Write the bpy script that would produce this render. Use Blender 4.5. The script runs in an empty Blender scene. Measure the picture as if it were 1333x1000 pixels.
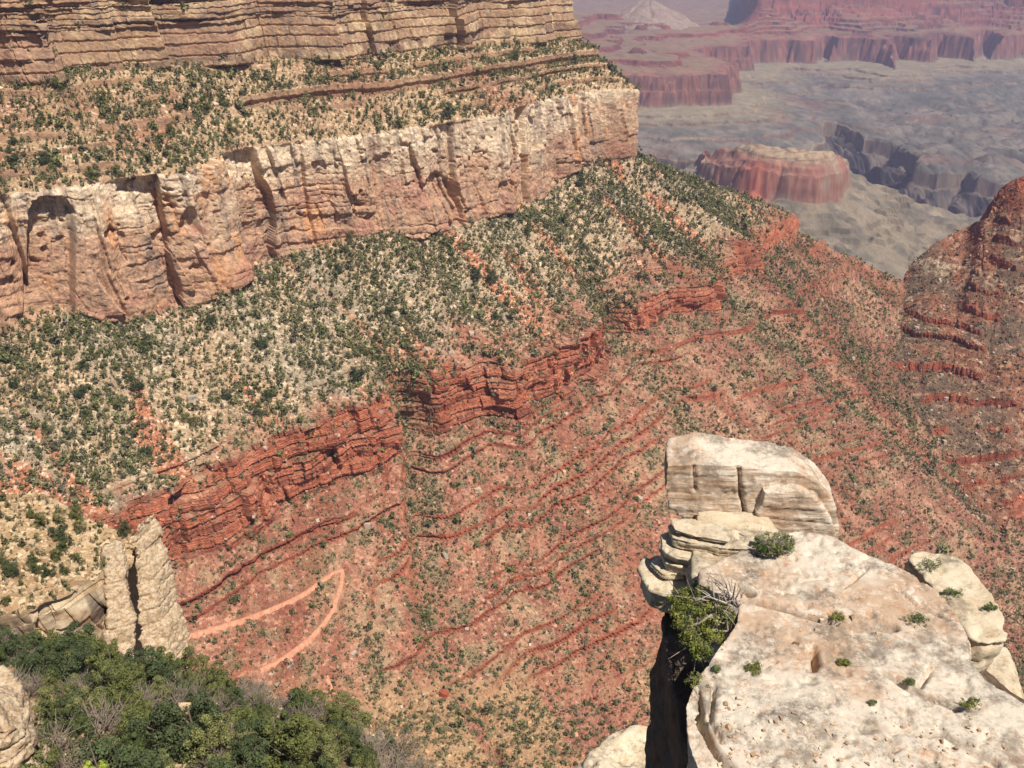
import bpy, bmesh, math, random
import numpy as np
from mathutils import Vector

random.seed(7)
rng = np.random.default_rng(7)
scene = bpy.context.scene
R = math.radians

# ------------------------------------------------------------------ camera
FPX, PITCH = 1204.0, R(26.0)            # focal length in photo pixels (1333 wide), downward tilt
cd = bpy.data.cameras.new("camera")
cam = bpy.data.objects.new("camera", cd)
scene.collection.objects.link(cam)
cd.sensor_width = 36.0
cd.lens = FPX / 1333.0 * 36.0
cd.clip_start, cd.clip_end = 0.1, 80000.0
cam.rotation_euler = (math.pi / 2 - PITCH, 0, 0)
scene.camera = cam

# ------------------------------------------------------------------ sky, sun, exposure
SUN_AZ, SUN_EL = R(139), R(59)          # azimuth clockwise from +Y
world = bpy.data.worlds.new("World")
scene.world = world
world.use_nodes = True
wn = world.node_tree
bg = wn.nodes["Background"]
sky = wn.nodes.new("ShaderNodeTexSky")
sky.sky_type = 'NISHITA'
sky.sun_disc = False
sky.sun_elevation = SUN_EL
sky.sun_rotation = SUN_AZ
sky.altitude = 2000
wn.links.new(sky.outputs[0], bg.inputs[0])
bg.inputs[1].default_value = 0.055
ld = bpy.data.lights.new("sun", 'SUN')
sun = bpy.data.objects.new("sun", ld)
scene.collection.objects.link(sun)
ld.energy = 4.9
ld.angle = R(0.53)
ld.color = (1.0, 0.945, 0.86)
sd = Vector((math.sin(SUN_AZ) * math.cos(SUN_EL), math.cos(SUN_AZ) * math.cos(SUN_EL), math.sin(SUN_EL)))
sun.rotation_euler = sd.to_track_quat('Z', 'Y').to_euler()
sun.location = (300, -300, 900)
vs = scene.view_settings
vs.view_transform, vs.look, vs.gamma, vs.exposure = 'Standard', 'None', 1.0, 0.42
vs.use_curve_mapping = False
cy = scene.cycles
cy.use_denoising = True
cy.max_bounces = 5
cy.diffuse_bounces = 3
cy.volume_bounces = 0
cy.volume_max_steps = 64

# ------------------------------------------------------------------ helpers: rays, noise, meshes
CP, SP = math.cos(PITCH), math.sin(PITCH)


def ray(px, py):
    r, u = np.asarray(px, float) - 666.5, 500.0 - np.asarray(py, float)
    return np.stack([r, FPX * CP + u * SP, -FPX * SP + u * CP], -1)


def at_z(px, py, z):                     # point of a ray on the level z
    d = ray(px, py)
    return d * (np.asarray(z, float) / d[..., 2])[..., None]


def at_d(px, py, dist):                  # point of a ray at a slant distance
    d = ray(px, py)
    return d / np.linalg.norm(d, axis=-1, keepdims=True) * np.asarray(dist, float)[..., None]


def proj(P):
    x, y, z = P[..., 0], P[..., 1], P[..., 2]
    f = y * CP - z * SP
    u = y * SP + z * CP
    f = np.where(f < 1e-3, 1e-3, f)
    return 666.5 + x / f * FPX, 500.0 - u / f * FPX, f


def _h(ix, iy, seed):
    with np.errstate(over='ignore'):
        h = ix.astype(np.uint32) * np.uint32(374761393) + iy.astype(np.uint32) * np.uint32(668265263) + np.uint32((seed * 2246822519 + 97) & 0xffffffff)
        h = (h ^ (h >> np.uint32(13))) * np.uint32(1274126177)
        h = h ^ (h >> np.uint32(16))
        h = h * np.uint32(2654435761)
        h = h ^ (h >> np.uint32(15))
    return h.astype(np.float64) / 4294967296.0


def noise2(x, y, seed=0):                # smooth value noise, -1..1
    x, y = np.broadcast_arrays(np.asarray(x, float), np.asarray(y, float))
    ix, iy = np.floor(x).astype(np.int64), np.floor(y).astype(np.int64)
    fx, fy = x - ix, y - iy
    fx = fx * fx * fx * (fx * (fx * 6 - 15) + 10)
    fy = fy * fy * fy * (fy * (fy * 6 - 15) + 10)
    a, b = _h(ix, iy, seed), _h(ix + 1, iy, seed)
    c, d = _h(ix, iy + 1, seed), _h(ix + 1, iy + 1, seed)
    return ((a + (b - a) * fx) * (1 - fy) + (c + (d - c) * fx) * fy) * 2 - 1


def fbm(x, y, seed=0, octv=4, gain=0.5):
    s, a, t = 0.0, 1.0, 0.0
    x, y = np.asarray(x, float), np.asarray(y, float)
    for k in range(octv):
        s = s + a * noise2(x, y, seed + k * 17)
        t += a
        a *= gain
        x, y = x * 2.03 + 11.3, y * 2.03 + 5.7
    return s / t


def noise3(p, scale, seed=0):
    x, y, z = p[..., 0] * scale, p[..., 1] * scale, p[..., 2] * scale
    iz = np.floor(z).astype(np.int64)
    f = z - iz
    f = f * f * (3 - 2 * f)
    x, y = np.asarray(x), np.asarray(y)

    def lay(k):
        ix, iy = np.floor(x).astype(np.int64), np.floor(y).astype(np.int64)
        fx, fy = x - ix, y - iy
        fx, fy = fx * fx * (3 - 2 * fx), fy * fy * (3 - 2 * fy)
        s = k * 7919
        a, b = _h(ix + s, iy, seed), _h(ix + 1 + s, iy, seed)
        c, d = _h(ix + s, iy + 1, seed), _h(ix + 1 + s, iy + 1, seed)
        return (a + (b - a) * fx) * (1 - fy) + (c + (d - c) * fx) * fy
    return (lay(iz) * (1 - f) + lay(iz + 1) * f) * 2 - 1


def fbm3(p, scale, seed=0, octv=4, gain=0.5):
    s, a, t = 0.0, 1.0, 0.0
    for k in range(octv):
        s = s + a * noise3(p, scale, seed + 31 * k)
        t += a
        a *= gain
        scale *= 2.07
    return s / t


def rnd1(i, seed=0):
    i = np.asarray(i).astype(np.int64)
    return _h(i, i * 0 + 13, seed)


def sstep(a, b, x):
    t = np.clip((np.asarray(x, float) - a) / (b - a), 0, 1)
    return t * t * (3 - 2 * t)


def pchip(xk, yk, x):
    xk, yk = np.asarray(xk, float), np.asarray(yk, float)
    h, d = np.diff(xk), np.diff(yk) / np.diff(xk)
    m = np.zeros_like(yk)
    m[0], m[-1] = d[0], d[-1]
    w1, w2 = 2 * h[1:] + h[:-1], h[1:] + 2 * h[:-1]
    ok = d[1:] * d[:-1] > 0
    with np.errstate(divide='ignore', invalid='ignore'):
        m[1:-1] = np.where(ok, (w1 + w2) / (w1 / d[:-1] + w2 / d[1:]), 0)
    i = np.clip(np.searchsorted(xk, x) - 1, 0, len(h) - 1)
    t = (x - xk[i]) / h[i]
    return ((1 + 2 * t) * (1 - t) ** 2 * yk[i] + t * (1 - t) ** 2 * h[i] * m[i]
            + t * t * (3 - 2 * t) * yk[i + 1] + t * t * (t - 1) * h[i] * m[i + 1])


ALB = 0.80                               # photo colour of a sunlit surface -> base colour


def col(r, g, b, k=None):
    c = np.array([r, g, b], float) / 255
    c = np.where(c <= 0.04045, c / 12.92, ((c + 0.055) / 1.055) ** 2.4)
    return c * (ALB if k is None else k)


def mix(a, b, t):
    t = np.asarray(t)[..., None]
    return a * (1 - t) + b * t


def tag(o, label=None, cat=None, group=None, kind=None):
    if label:
        o["label"] = label
    if cat:
        o["category"] = cat
    if group:
        o["group"] = group
    if kind:
        o["kind"] = kind
    return o


def mesh_from(name, V, faces, mat, colors=None, parent=None, smooth=False, link=True):
    """V (n,3); faces: (m,k) array or list of such arrays; colors (n,3) per vertex."""
    me = bpy.data.meshes.new(name)
    if isinstance(faces, np.ndarray):
        faces = [faces]
    V = np.ascontiguousarray(V, np.float32)
    nl = sum(f.size for f in faces)
    npoly = sum(len(f) for f in faces)
    me.vertices.add(len(V))
    me.vertices.foreach_set("co", V.ravel())
    me.loops.add(nl)
    me.loops.foreach_set("vertex_index", np.concatenate([f.ravel() for f in faces]).astype(np.int32))
    me.polygons.add(npoly)
    tot = np.concatenate([np.full(len(f), f.shape[1]) for f in faces])
    me.polygons.foreach_set("loop_start", np.concatenate([[0], np.cumsum(tot)[:-1]]).astype(np.int32))
    me.polygons.foreach_set("use_smooth", np.full(npoly, smooth))
    if colors is not None:
        ca = me.color_attributes.new("Col", 'FLOAT_COLOR', 'POINT')
        c4 = np.ones((len(V), 4), np.float32)
        c4[:, :3] = np.clip(colors, 0, 1)
        ca.data.foreach_set("color", c4.ravel())
    me.update()
    me.validate()
    me.materials.append(mat)
    o = bpy.data.objects.new(name, me)
    if link:
        scene.collection.objects.link(o)
    if parent is not None:
        o.parent = parent
    return o


def grid_faces(nv, nu):
    i = np.arange((nv - 1) * nu).reshape(nv - 1, nu)[:, :-1].ravel()
    return np.stack([i, i + nu, i + nu + 1, i + 1], -1)


def mat_col(name, scale=1.0, amt=0.25, rough=0.95, bump=0.0, bscale=None, detail=6, dist=0.1):
    """A material whose base colour is the stored rock / soil / leaf colour broken up by 3D noise."""
    m = bpy.data.materials.new(name)
    m.use_nodes = True
    n, l = m.node_tree.nodes, m.node_tree.links
    b = n["Principled BSDF"]
    b.inputs["Roughness"].default_value = rough
    b.inputs["Specular IOR Level"].default_value = 0.15
    a = n.new("ShaderNodeAttribute")
    a.attribute_name = "Col"
    g = n.new("ShaderNodeNewGeometry")
    t = n.new("ShaderNodeTexNoise")
    t.inputs["Scale"].default_value = scale
    t.inputs["Detail"].default_value = detail
    t.inputs["Roughness"].default_value = 0.65
    l.new(g.outputs["Position"], t.inputs["Vector"])
    mr = n.new("ShaderNodeMapRange")
    mr.inputs["From Min"].default_value = 0.25
    mr.inputs["From Max"].default_value = 0.75
    mr.inputs["To Min"].default_value = 1 - amt
    mr.inputs["To Max"].default_value = 1 + amt
    l.new(t.outputs["Fac"], mr.inputs["Value"])
    mx = n.new("ShaderNodeVectorMath")
    mx.operation = 'SCALE'
    l.new(a.outputs["Color"], mx.inputs[0])
    l.new(mr.outputs[0], mx.inputs["Scale"])
    l.new(mx.outputs[0], b.inputs["Base Color"])
    if bump > 0:
        t2 = n.new("ShaderNodeTexNoise")
        t2.inputs["Scale"].default_value = bscale or scale
        t2.inputs["Detail"].default_value = 8
        t2.inputs["Roughness"].default_value = 0.7
        l.new(g.outputs["Position"], t2.inputs["Vector"])
        bp = n.new("ShaderNodeBump")
        bp.inputs["Strength"].default_value = bump
        bp.inputs["Distance"].default_value = dist
        l.new(t2.outputs["Fac"], bp.inputs["Height"])
        l.new(bp.outputs[0], b.inputs["Normal"])
    return m


M_TERR = mat_col("canyon_rock_and_soil", 0.35, 0.28, bump=0.5, bscale=0.5, dist=0.8)
M_FAR = mat_col("far_canyon_rock", 0.02, 0.12)
M_LEAF = mat_col("juniper_foliage", 3.0, 0.3, rough=0.8)
M_BARK = mat_col("grey_bark", 6.0, 0.3)
M_STONE = mat_col("scree_stone", 1.0, 0.2)


def bed_table(z0, z1, tmin, tmax, seed):
    r = np.random.default_rng(seed)
    b = [z0]
    while b[-1] > z1:
        b.append(b[-1] - r.uniform(tmin, tmax))
    return np.array(b)                    # descending elevations


def bed_of(z, B):
    k = np.clip(np.searchsorted(-B, -np.asarray(z)) - 1, 0, len(B) - 2)
    f = (B[k] - z) / (B[k] - B[k + 1])
    return k, np.clip(f, 0, 1)


def stair(z, B, hard, soft, m, seed, s, strong=None, grp=None):
    """Ledges: within each bed the lower part turns into a cliff of strength m, the upper one into a bench."""
    k, f = bed_of(z, B)
    q = hard                               # share of the run taken by the cliff
    a = soft                               # share of the drop taken by the bench
    g = np.where(f < 1 - q, f / (1 - q) * a, a + (f - (1 - q)) / q * (1 - a))
    g_ = grp[k] if grp is not None else k // 3
    w = strong[k] if strong is not None else 0.
    mm = np.minimum(m, 1) * np.where(w < 0, 0, sstep(-0.16, 0.30, np.maximum(m - 1, 0) + fbm(s / 80.0 + g_ * 3.7, g_ * 1.31, seed, 3) + 0.35 * (rnd1(k, seed + 1) - 0.5) + w))
    cliff = mm * sstep(1 - q - .02, 1 - q + .01, f)
    return z * (1 - mm) + (B[k] - g * (B[k] - B[k + 1])) * mm, cliff, cliff * np.clip((f - (1 - q)) / q, 0, 1)


# ------------------------------------------------------------------ the near canyon wall: contour lines of its strata
def wline(P):
    return (P[:, 0] + P[:, 1]) / math.sqrt(2) / 100.0


NOSE = 9.36


def px_line(pts, z):
    return np.array([at_z(p[0], p[1], p[2] if len(p) > 2 else z) if p[0] != 'w' else np.array(p[1:4], float) for p in pts])


def outward(P):
    t = np.gradient(P[:, :2], axis=0)
    t /= np.linalg.norm(t, axis=1, keepdims=True) + 1e-9
    return np.stack([t[:, 1], -t[:, 0]], -1)


C_px = [(-420, 312), (-200, 278), (0, 255), (110, 241), (180, 232), (242, 224), (300, 199), (400, 184), (500, 172), (590, 160), (680, 140), (735, 123), (790, 117), (830, 117)]
Cc = px_line(C_px, -170)
uC = wline(Cc)
uC = uC / uC[-1] * NOSE
uC[-2] = min(uC[-2], NOSE - .35)
CORN = 8.55                                # the wall's corner; past it the strata turn back while the slopes below fan out
squeeze = lambda q: np.where(q < 6, q, 6 + (q - 6) * (CORN - 6) / (NOSE - 6))
uC = np.append(squeeze(uC), NOSE)
Cc = np.vstack([Cc, Cc[-1] + [-10, 30, 0]])


def fan(w, wn):                            # strike coordinate of the lower levels, stretched past u = 6 to meet the nose
    return np.where(w < 6, w, 6 + (w - 6) / (wn - 6) * (NOSE - 6))


B_px = [(-420, 150, -100), (-200, 128, -102), (0, 106, -104), (75, 106, -104), (100, 92, -102), (240, 86, -106), (370, 78, -109), (460, 74, -111), (600, 62, -114), (690, 56, -118), (746, 50, -121)]
Bb = px_line(B_px, -105)
uB = wline(Bb)
uB = np.append(squeeze(np.interp(uB, [uB[0], uB[-1]], [uC[0], NOSE])), NOSE)
Bb = np.vstack([Bb, Bb[-1] + [-12, 32, 0]])

D_px = [(-420, 520), (-200, 470), (0, 436), (88, 410), (160, 420), (215, 412), (290, 382), (345, 346), (420, 320), (500, 302), (545, 311), (620, 288), (700, 262), (735, 228), (790, 208), (826, 204)]
uu = np.linspace(uC[0], NOSE, 600)
Cd = np.stack([pchip(uC, Cc[:, k], uu) for k in range(3)], -1)
Cout = Cd[:, :2] + outward(Cd) * 9.0
ang = np.arctan2(Cout[:, 0], Cout[:, 1])
Dd, uD = [], []
for (px, py) in D_px:
    d = ray(px, py)
    i = np.argmin(np.where(uu <= CORN + .01, abs(ang - math.atan2(d[0], d[1])), 9))
    rr = np.hypot(*Cout[i])
    Dd.append(d / np.hypot(d[0], d[1]) * rr)
    uD.append(uu[i])
Dd, uD = np.array(Dd), np.array(uD)
uD[-1] = CORN
uD = np.maximum.accumulate(uD + np.arange(len(uD)) * 1e-4)
uD[0] = uC[0]
uD = np.append(uD, NOSE)
Dd = np.vstack([Dd, Dd[-1] + [-6, 26, -4]])

F_px = [('w', -440, 330, -400), (200, 757, -400), (260, 728, -400), (330, 692, -400), (365, 665, -400), (440, 635, -400), (512, 603, -400), (526, 590, -400), (530, 564, -402), (556, 570, -404), (640, 545, -406), (668, 552, -408), (700, 530, -408), (790, 476, -410), (800, 440, -400), (830, 432, -399), (870, 416, -398), (940, 402, -396), (947, 376, -386), (962, 358, -380), (992, 350, -374), (985, 334, -372), (1012, 321, -376), (1042, 305, -378)]
Ff = px_line(F_px, -400)
uF = fan(wline(Ff), wline(Ff)[-1])
uF[0] = uC[0]
uF = np.maximum.accumulate(uF + np.arange(len(uF)) * 2e-3)
uF = uF - (uF[-1] - NOSE) * (uF > 6) * (uF - 6) / (uF[-1] - 6)

H_l = [(uC[0], ('w', -380, 270, -455)), (2.2, (225, 962, -455)), (3.0, (340, 925, -470)), (3.8, (450, 915, -490)), (4.6, (600, 908, -510)), (5.2, (700, 897, -525)), (6.0, (835, 885, -540)), (6.6, (1000, 800, -560)),
       (7.2, (1200, 745, -590)), (7.75, (1320, 712, -602)), (8.3, (1222, 602, -543)), (8.85, (1152, 482, -491)), (NOSE, (1178, 366, -440))]
I_l = [(uC[0], ('w', -300, 200, -380)), (2.2, ('w', -150, 370, -420)), (3.0, (340, 1000, -430)), (3.8, (450, 1010, -440)), (4.6, (600, 1030, -480)), (5.2, (700, 1050, -490)), (6.0, (835, 1050, -505)), (6.6, (1000, 1050, -540)),
       (7.2, ('w', 500, 680, -620)), (7.75, ('w', 610, 770, -650)), (8.3, ('w', 560, 880, -605)), (8.85, ('w', 545, 1010, -550)), (NOSE, ('w', 630, 1220, -505))]
J_l = [(uC[0], ('w', -230, 110, -230)), (2.2, ('w', -130, 180, -300)), (3.8, ('w', -20, 230, -350)), (5.2, ('w', 80, 270, -400)), (6.6, ('w', 280, 350, -490)), (7.75, ('w', 640, 690, -670)), (NOSE, ('w', 700, 1220, -580))]


def ul(lst):
    return np.array([a for a, _ in lst]), np.array([at_z(*p) if p[0] != 'w' else np.array(p[1:], float) for _, p in lst])


uH, Hh = ul(H_l)
uI, Ii = ul(I_l)
uJ, Jj = ul(J_l)
Ii[-3:] = Hh[-3:] + [36, 14, -9]            # the valley floor runs gently on under the ridge opposite
Jj[-1] = Ii[-1] + [70, 40, -110]

U0, U1 = 0.3, 11.6
NU = 1500


def level(uk, Pk, u, back):
    """positions of one contour at u; beyond the nose it turns back behind the spur"""
    P = np.stack([pchip(uk, Pk[:, k], np.minimum(u, NOSE)) for k in range(3)], -1)
    t = np.maximum(u - NOSE, 0)
    off = np.stack([pchip([0, 1, 2.4], [0, back[0][k], back[1][k]], t) for k in range(3)], -1)
    return P + off


# column density follows the picture width
uden = np.interp(np.linspace(0, 1, 400), [0, 1], [U0, U1])
fp = np.stack([pchip(uF, Ff[:, k], np.minimum(uden, NOSE)) for k in range(3)], -1)
cp_ = np.stack([pchip(uC, Cc[:, k], np.minimum(uden, NOSE)) for k in range(3)], -1)
wgt = np.hypot(*np.gradient(np.array(proj(fp)[:2]), axis=1)) + np.hypot(*np.gradient(np.array(proj(cp_)[:2]), axis=1)) + 0.25
wgt = np.convolve(np.pad(wgt, 12, mode='edge'), np.ones(25) / 25, 'valid')
cw = np.cumsum(wgt)
u = np.interp(np.linspace(cw[0], cw[-1], NU), cw, uden)
LC = level(uC, Cc, u, [(-75, 85, 0), (-420, 420, 0)])
LB = level(uB, Bb, u, [(-75, 85, 0), (-420, 420, 0)])
LD = level(uD, Dd, u, [(-95, 82, -25), (-430, 430, -40)])
LF = level(uF, Ff, u, [(-120, 90, -10), (-500, 560, -40)])
LH = level(uH, Hh, u, [(-140, 130, -110), (-520, 800, -200)])
LI = level(uI, Ii, u, [(-60, 330, -260), (-420, 1500, -320)])
LJ = level(uJ, Jj, u, [(0, 460, -360), (-420, 1900, -360)])
# the top: upper cliff, then the wooded rim
nB = outward(LB)
k_ = 61
nB = np.stack([np.convolve(np.pad(nB[:, i], k_ // 2, mode='edge'), np.ones(k_) / k_, 'valid') for i in (0, 1)], -1)
LA = np.concatenate([LB[:, :2] - nB * 24, np.full((NU, 1), -34.0)], 1)
LR = np.concatenate([LB[:, :2] - nB * 150, np.full((NU, 1), 4.0)], 1)
nF = outward(LF)
nF = np.stack([np.convolve(np.pad(nF[:, i], 15, mode='edge'), np.ones(31) / 31, 'valid') for i in (0, 1)], -1)
zE = LF[:, 2] + np.interp(u, [0, 4.9, 5.2, 6.6, 7.0, NOSE], [58, 56, 48, 38, 32, 26])
LE = np.concatenate([LF[:, :2] - nF * np.interp(u, [0, 5, 6, 12], [13, 13, 9, 9])[:, None], zE[:, None]], 1)
LV = np.stack([LR, LA, LB, LC, LD, LE, LF, LH, LI, LJ])          # v = 0..9
NV_F = 2400
v = np.interp(np.linspace(0, 1, NV_F), np.linspace(0, 1, 10), np.arange(10))
vi = np.minimum(v.astype(int), 8)
vf = (v - vi)[:, None, None]
P0 = LV[vi] * (1 - vf) + LV[vi + 1] * vf                           # fine base profile
vg = np.broadcast_to(v[:, None], (NV_F, NU))
s_ = np.broadcast_to((u * 100)[None], (NV_F, NU))
# slope ledges: stair the elevations of the slope bands
Bs, Bstr, Bgrp = list(bed_table(20, -395, 6, 15, 3)), [], []
Bs = [q for q in Bs if q > -392] + [-396.]
Bstr, Bgrp = [0.] * (len(Bs) - 1), [q // 2 for q in range(len(Bs) - 1)]
rb_ = np.random.default_rng(33)
while Bs[-1] > -960:                        # packets of two to four hard beds between softer slopes
    Bs.append(Bs[-1] - rb_.uniform(8, 17))
    Bstr.append(-1.)
    Bgrp.append(len(Bs))
    for _ in range(int(rb_.integers(2, 4))):
        Bs.append(Bs[-1] - rb_.uniform(5.5, 9.5))
        Bstr.append(.28)
        Bgrp.append(200 + len(Bs) // 4)
Bs, Bstr, Bgrp = np.array(Bs), np.array(Bstr), np.array(Bgrp)
z = P0[..., 2]
zw = z + 3.0 * fbm(s_ / 120, z / 60, 5, 3)
mS = (sstep(2.0, 2.15, vg) - sstep(2.9, 3.0, vg)) * (0.5 + 1.4 * np.exp(-((z + 140) / 9) ** 2) * sstep(380, 470, s_)) + (sstep(4.72, 4.85, vg) - sstep(5, 5.05, vg)) * 0.85 + (sstep(6.02, 6.1, vg) - sstep(6.9, 7.1, vg)) * 0.9 * (1 - sstep(6.5, 6.75, vg) * sstep(700, 780, s_)) * (1 - .85 * sstep(6.3, 6.45, vg) * sstep(215, 250, s_) * sstep(420, 385, s_))
z2, cl0, lip0 = stair(zw, Bs, 0.10, 0.22, mS, 21, s_, Bstr, Bgrp)
z2 = z2 - (zw - z)
P0[..., 2] = z2
del z, zw, z2
# even rows by arc length in the picture
px, py, _ = proj(P0)
ds = np.hypot(np.diff(px, axis=0), np.diff(py, axis=0))
inside = (px[1:] > -60) & (px[1:] < 1400) & (py[1:] > -40) & (py[1:] < 1040)
d3 = np.linalg.norm(np.diff(P0, axis=0), axis=2)
ds = np.where(inside, ds, ds * 0.15) + 0.03 * d3
NVR = 1150
cs = np.concatenate([np.zeros((1, NU)), np.cumsum(ds, 0)], 0)
cs = cs / cs[-1]
# share one smoothed row spacing between neighbouring columns so that quads stay regular
P = np.empty((NVR, NU, 3))
V, CLF, LIP = np.empty((NVR, NU)), np.empty((NVR, NU)), np.empty((NVR, NU))
tt = np.linspace(0, 1, NVR)
for j in range(NU):
    for k in range(3):
        P[:, j, k] = np.interp(tt, cs[:, j], P0[:, j, k])
    V[:, j] = np.interp(tt, cs[:, j], v)
    CLF[:, j] = np.interp(tt, cs[:, j], cl0[:, j])
    LIP[:, j] = np.interp(tt, cs[:, j], lip0[:, j])
del P0, px, py, ds, inside, d3, cs, mS, vg, s_
S = np.broadcast_to((u * 100)[None], V.shape)
# plan normal, smoothed
tx = np.gradient(P[..., 0], axis=1)
ty = np.gradient(P[..., 1], axis=1)


def smooth_u(a, k):
    c = np.cumsum(np.pad(a, ((0, 0), (k, k)), mode='edge'), 1)
    c = np.pad(c, ((0, 0), (1, 0)))
    return (c[:, 2 * k + 1:] - c[:, :-2 * k - 1]) / (2 * k + 1)


tx, ty = smooth_u(tx, 20), smooth_u(ty, 20)
CLF, LIP = smooth_u(CLF, 1), smooth_u(LIP, 1)
ln = np.hypot(tx, ty) + 1e-9
NX, NY = ty / ln, -tx / ln
fd = (LF - LD)[:, :2] / np.linalg.norm((LF - LD)[:, :2], axis=1, keepdims=True)
fw = sstep(7.2, 8.0, u)[None] * sstep(4.0, 4.15, V)
NX, NY = NX * (1 - fw) + fd[None, :, 0] * fw, NY * (1 - fw) + fd[None, :, 1] * fw
Z = P[..., 2].copy()


def band(a, b, w=0.06):
    return sstep(a - w, a + w, V) - sstep(b - w, b + w, V)


wX = P[..., 0] * 0.7 + P[..., 1] * 0.7      # strike distance in metres
disp = np.zeros_like(Z)
crack = np.zeros_like(Z)


def blocks(s, k, wmin, wmax, seed):
    """joint-bounded blocks along a bed: block number and distance to the nearer joint"""
    w = wmin + (wmax - wmin) * rnd1(k, seed)
    q = s / w + rnd1(k, seed + 1) * 50
    i = np.floor(q)
    j0 = rnd1(i * 131 + k * 7, seed + 2) * 0.7
    f = q - i
    i = np.where(f < j0, i - 1, i)
    a = np.where(f < j0, f, f - j0)
    id_ = (i * 977 + k * 131).astype(np.int64)
    d = np.minimum(abs(f - j0), 1) * w
    return id_, d


def facets(s, k, w, tilt, seed):
    """flat panels turned a little left or right about the vertical, with sharp joints between them"""
    q = s / w + rnd1(k, seed + 1) * 50
    i = np.floor(q)
    j0 = rnd1(i * 131 + k * 7, seed + 2) * 0.75
    f = q - i
    lo = np.where(f < j0, rnd1((i - 1) * 131 + k * 7, seed + 2) * 0.75 - 1, j0)
    hi = np.where(f < j0, j0, rnd1((i + 1) * 131 + k * 7, seed + 2) * 0.75 + 1)
    i = np.where(f < j0, i - 1, i)
    id_ = (i * 977 + k * 131).astype(np.int64)
    return (f - (lo + hi) / 2) * w * (rnd1(id_, seed + 3) - 0.5) * 2 * tilt, id_, np.minimum(f - lo, hi - f) * w


# --- upper cliff: thin horizontal beds, some deep notches
b = band(0.55, 2.02, 0.03)
Bu = np.array(sorted(set(bed_table(10, -170, 5, 15, 11)) | set(np.arange(-52, -76, -4.1)) | set(np.arange(-20, -36, -3.2)))[::-1])
zz = Z + 2.2 * fbm(wX / 70, Z / 40, 8, 3)
k, f = bed_of(zz, Bu)
id_, dj = blocks(wX, k, 9, 30, 40)
rec = (rnd1(k, 51) - 0.5) * 4.0 + 5.5 * fbm(wX / 45, k * 3.7, 52, 3) + (rnd1(id_, 53) - 0.5) * 2.6
rec -= 1.9 * sstep(0.74, 0.95, f) + 0.9 * sstep(0.5, 0.0, dj)
rec += 6.5 * fbm(wX / 55, Z / 90, 54, 3)
ft, idf, djf = facets(wX + 3 * fbm(wX / 20, Z / 20, 56, 2), (f * 0).astype(int), 46, .75, 57)
rec += ft + (rnd1(idf, 58) - .5) * 5 - 2.2 * sstep(1.0, 0, djf)
col_n = sstep(0.42, 0.62, fbm(wX / 26, Z / 160, 55, 2))
rec -= 9 * col_n
disp += b * rec
k_up, f_up, id_up = k, f, id_
# --- ledge in the upper slope
b = band(2.3, 2.9, 0.1)
disp += b * (3.0 * fbm(wX / 45, Z / 30, 61, 3))
# --- pale cliff: big joint-bounded panels
b = band(3.0, 4.0, 0.02)
pw = wX + 6 * fbm(wX / 30, Z / 45, 70, 2)
idp, djp = blocks(pw, np.zeros(Z.shape, int), 34, 34, 71)
idq, djq = blocks(pw + 0.12 * Z, np.ones(Z.shape, int) + (Z < -218 + 14 * fbm(wX / 50, 3.3, 72, 2)), 13, 17, 73)
Bg = bed_table(-140, -340, 24, 46, 13)
kg, _ = bed_of(Z + 14 * fbm(wX / 45, Z / 60, 66, 2) + 16 * (rnd1(idp, 67) - .5), Bg)
f1_, idp, djp = facets(pw, np.zeros(Z.shape, int), 44, .50, 71)
f2_, idq, djq = facets(pw + .15 * Z, kg, 15, .55, 73)
rec = f1_ + (rnd1(idp, 74) - .5) * 11 + (f2_ + (rnd1(idq, 75) - .5) * 5.5) * sstep(-.35, .15, fbm(wX / 45, Z / 70, 69, 2))
f3_, _, djs = facets(pw - .1 * Z, kg * 3 + (Z // 13).astype(int), 9, .7, 64)
rec += .45 * f3_ - .9 * sstep(.5, 0, djs)
rec += 2.0 * sstep(3.5, 3.9, V) * fbm(wX / 18, Z / 14, 65, 3) + 3.5 * fbm(wX / 42, Z / 55, 76, 4) + 1.3 * fbm(wX / 6, Z / 5, 77, 4)
Bc = bed_table(-150, -330, 3, 11, 12)
kc, fc = bed_of(Z + 0.10 * wX + 5 * fbm(wX / 40, Z / 25, 78, 3), Bc)
cb = rnd1(kc * 31 + idp, 79)
rec += ((cb - 0.5) * 3.2 - 2.4 * sstep(0.80, 0.96, fc) * (cb > 0.4)) * sstep(-0.15, 0.25, fbm(wX / 50, Z / 40, 80, 2) + .3 * (V < 3.35))
rec -= 3.0 * sstep(1.3, 0.0, djp) + 1.6 * sstep(0.7, 0.0, djq) * sstep(-.1, .2, fbm(wX / 30, Z / 25, 68, 2))
rec += 3.0 * sstep(-0.05, 0.12, (V - 3.78)) * (0.5 + fbm(wX / 30, 1.7, 81, 2))
hol = sstep(0.50, 0.60, fbm(wX / 17, Z / 13, 82, 3)) * (V < 3.9)
rec -= 5.0 * hol
# arched alcove near the left edge and the square hollow in the middle
qx, qy, _ = proj(P)


def arch(x0, x1, y0, deep, y1):
    t = (qx - x0) / (x1 - x0)
    top = y0 + 26 * (2 * t - 1) ** 2
    e_ = min(.25, 5 / (x1 - x0))
    return deep * sstep(0, e_, t) * sstep(1, 1 - e_, t) * sstep(top - 1, top + 4, qy) * sstep(y1 + 6, y1 - 6, qy) * (V > 3.05) * (V < 4)


rec = rec * (1 - .45 * sstep(790, 840, S)) + 2.0 * sstep(800, 840, S)
disp += b * (rec - arch(36, 98, 250, 13, 420) - arch(545, 600, 225, 7, 262) - arch(232, 256, 268, 8, 300) - arch(362, 374, 246, 4, 262))
k_c, f_c, id_c = kc, fc, idq
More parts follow.
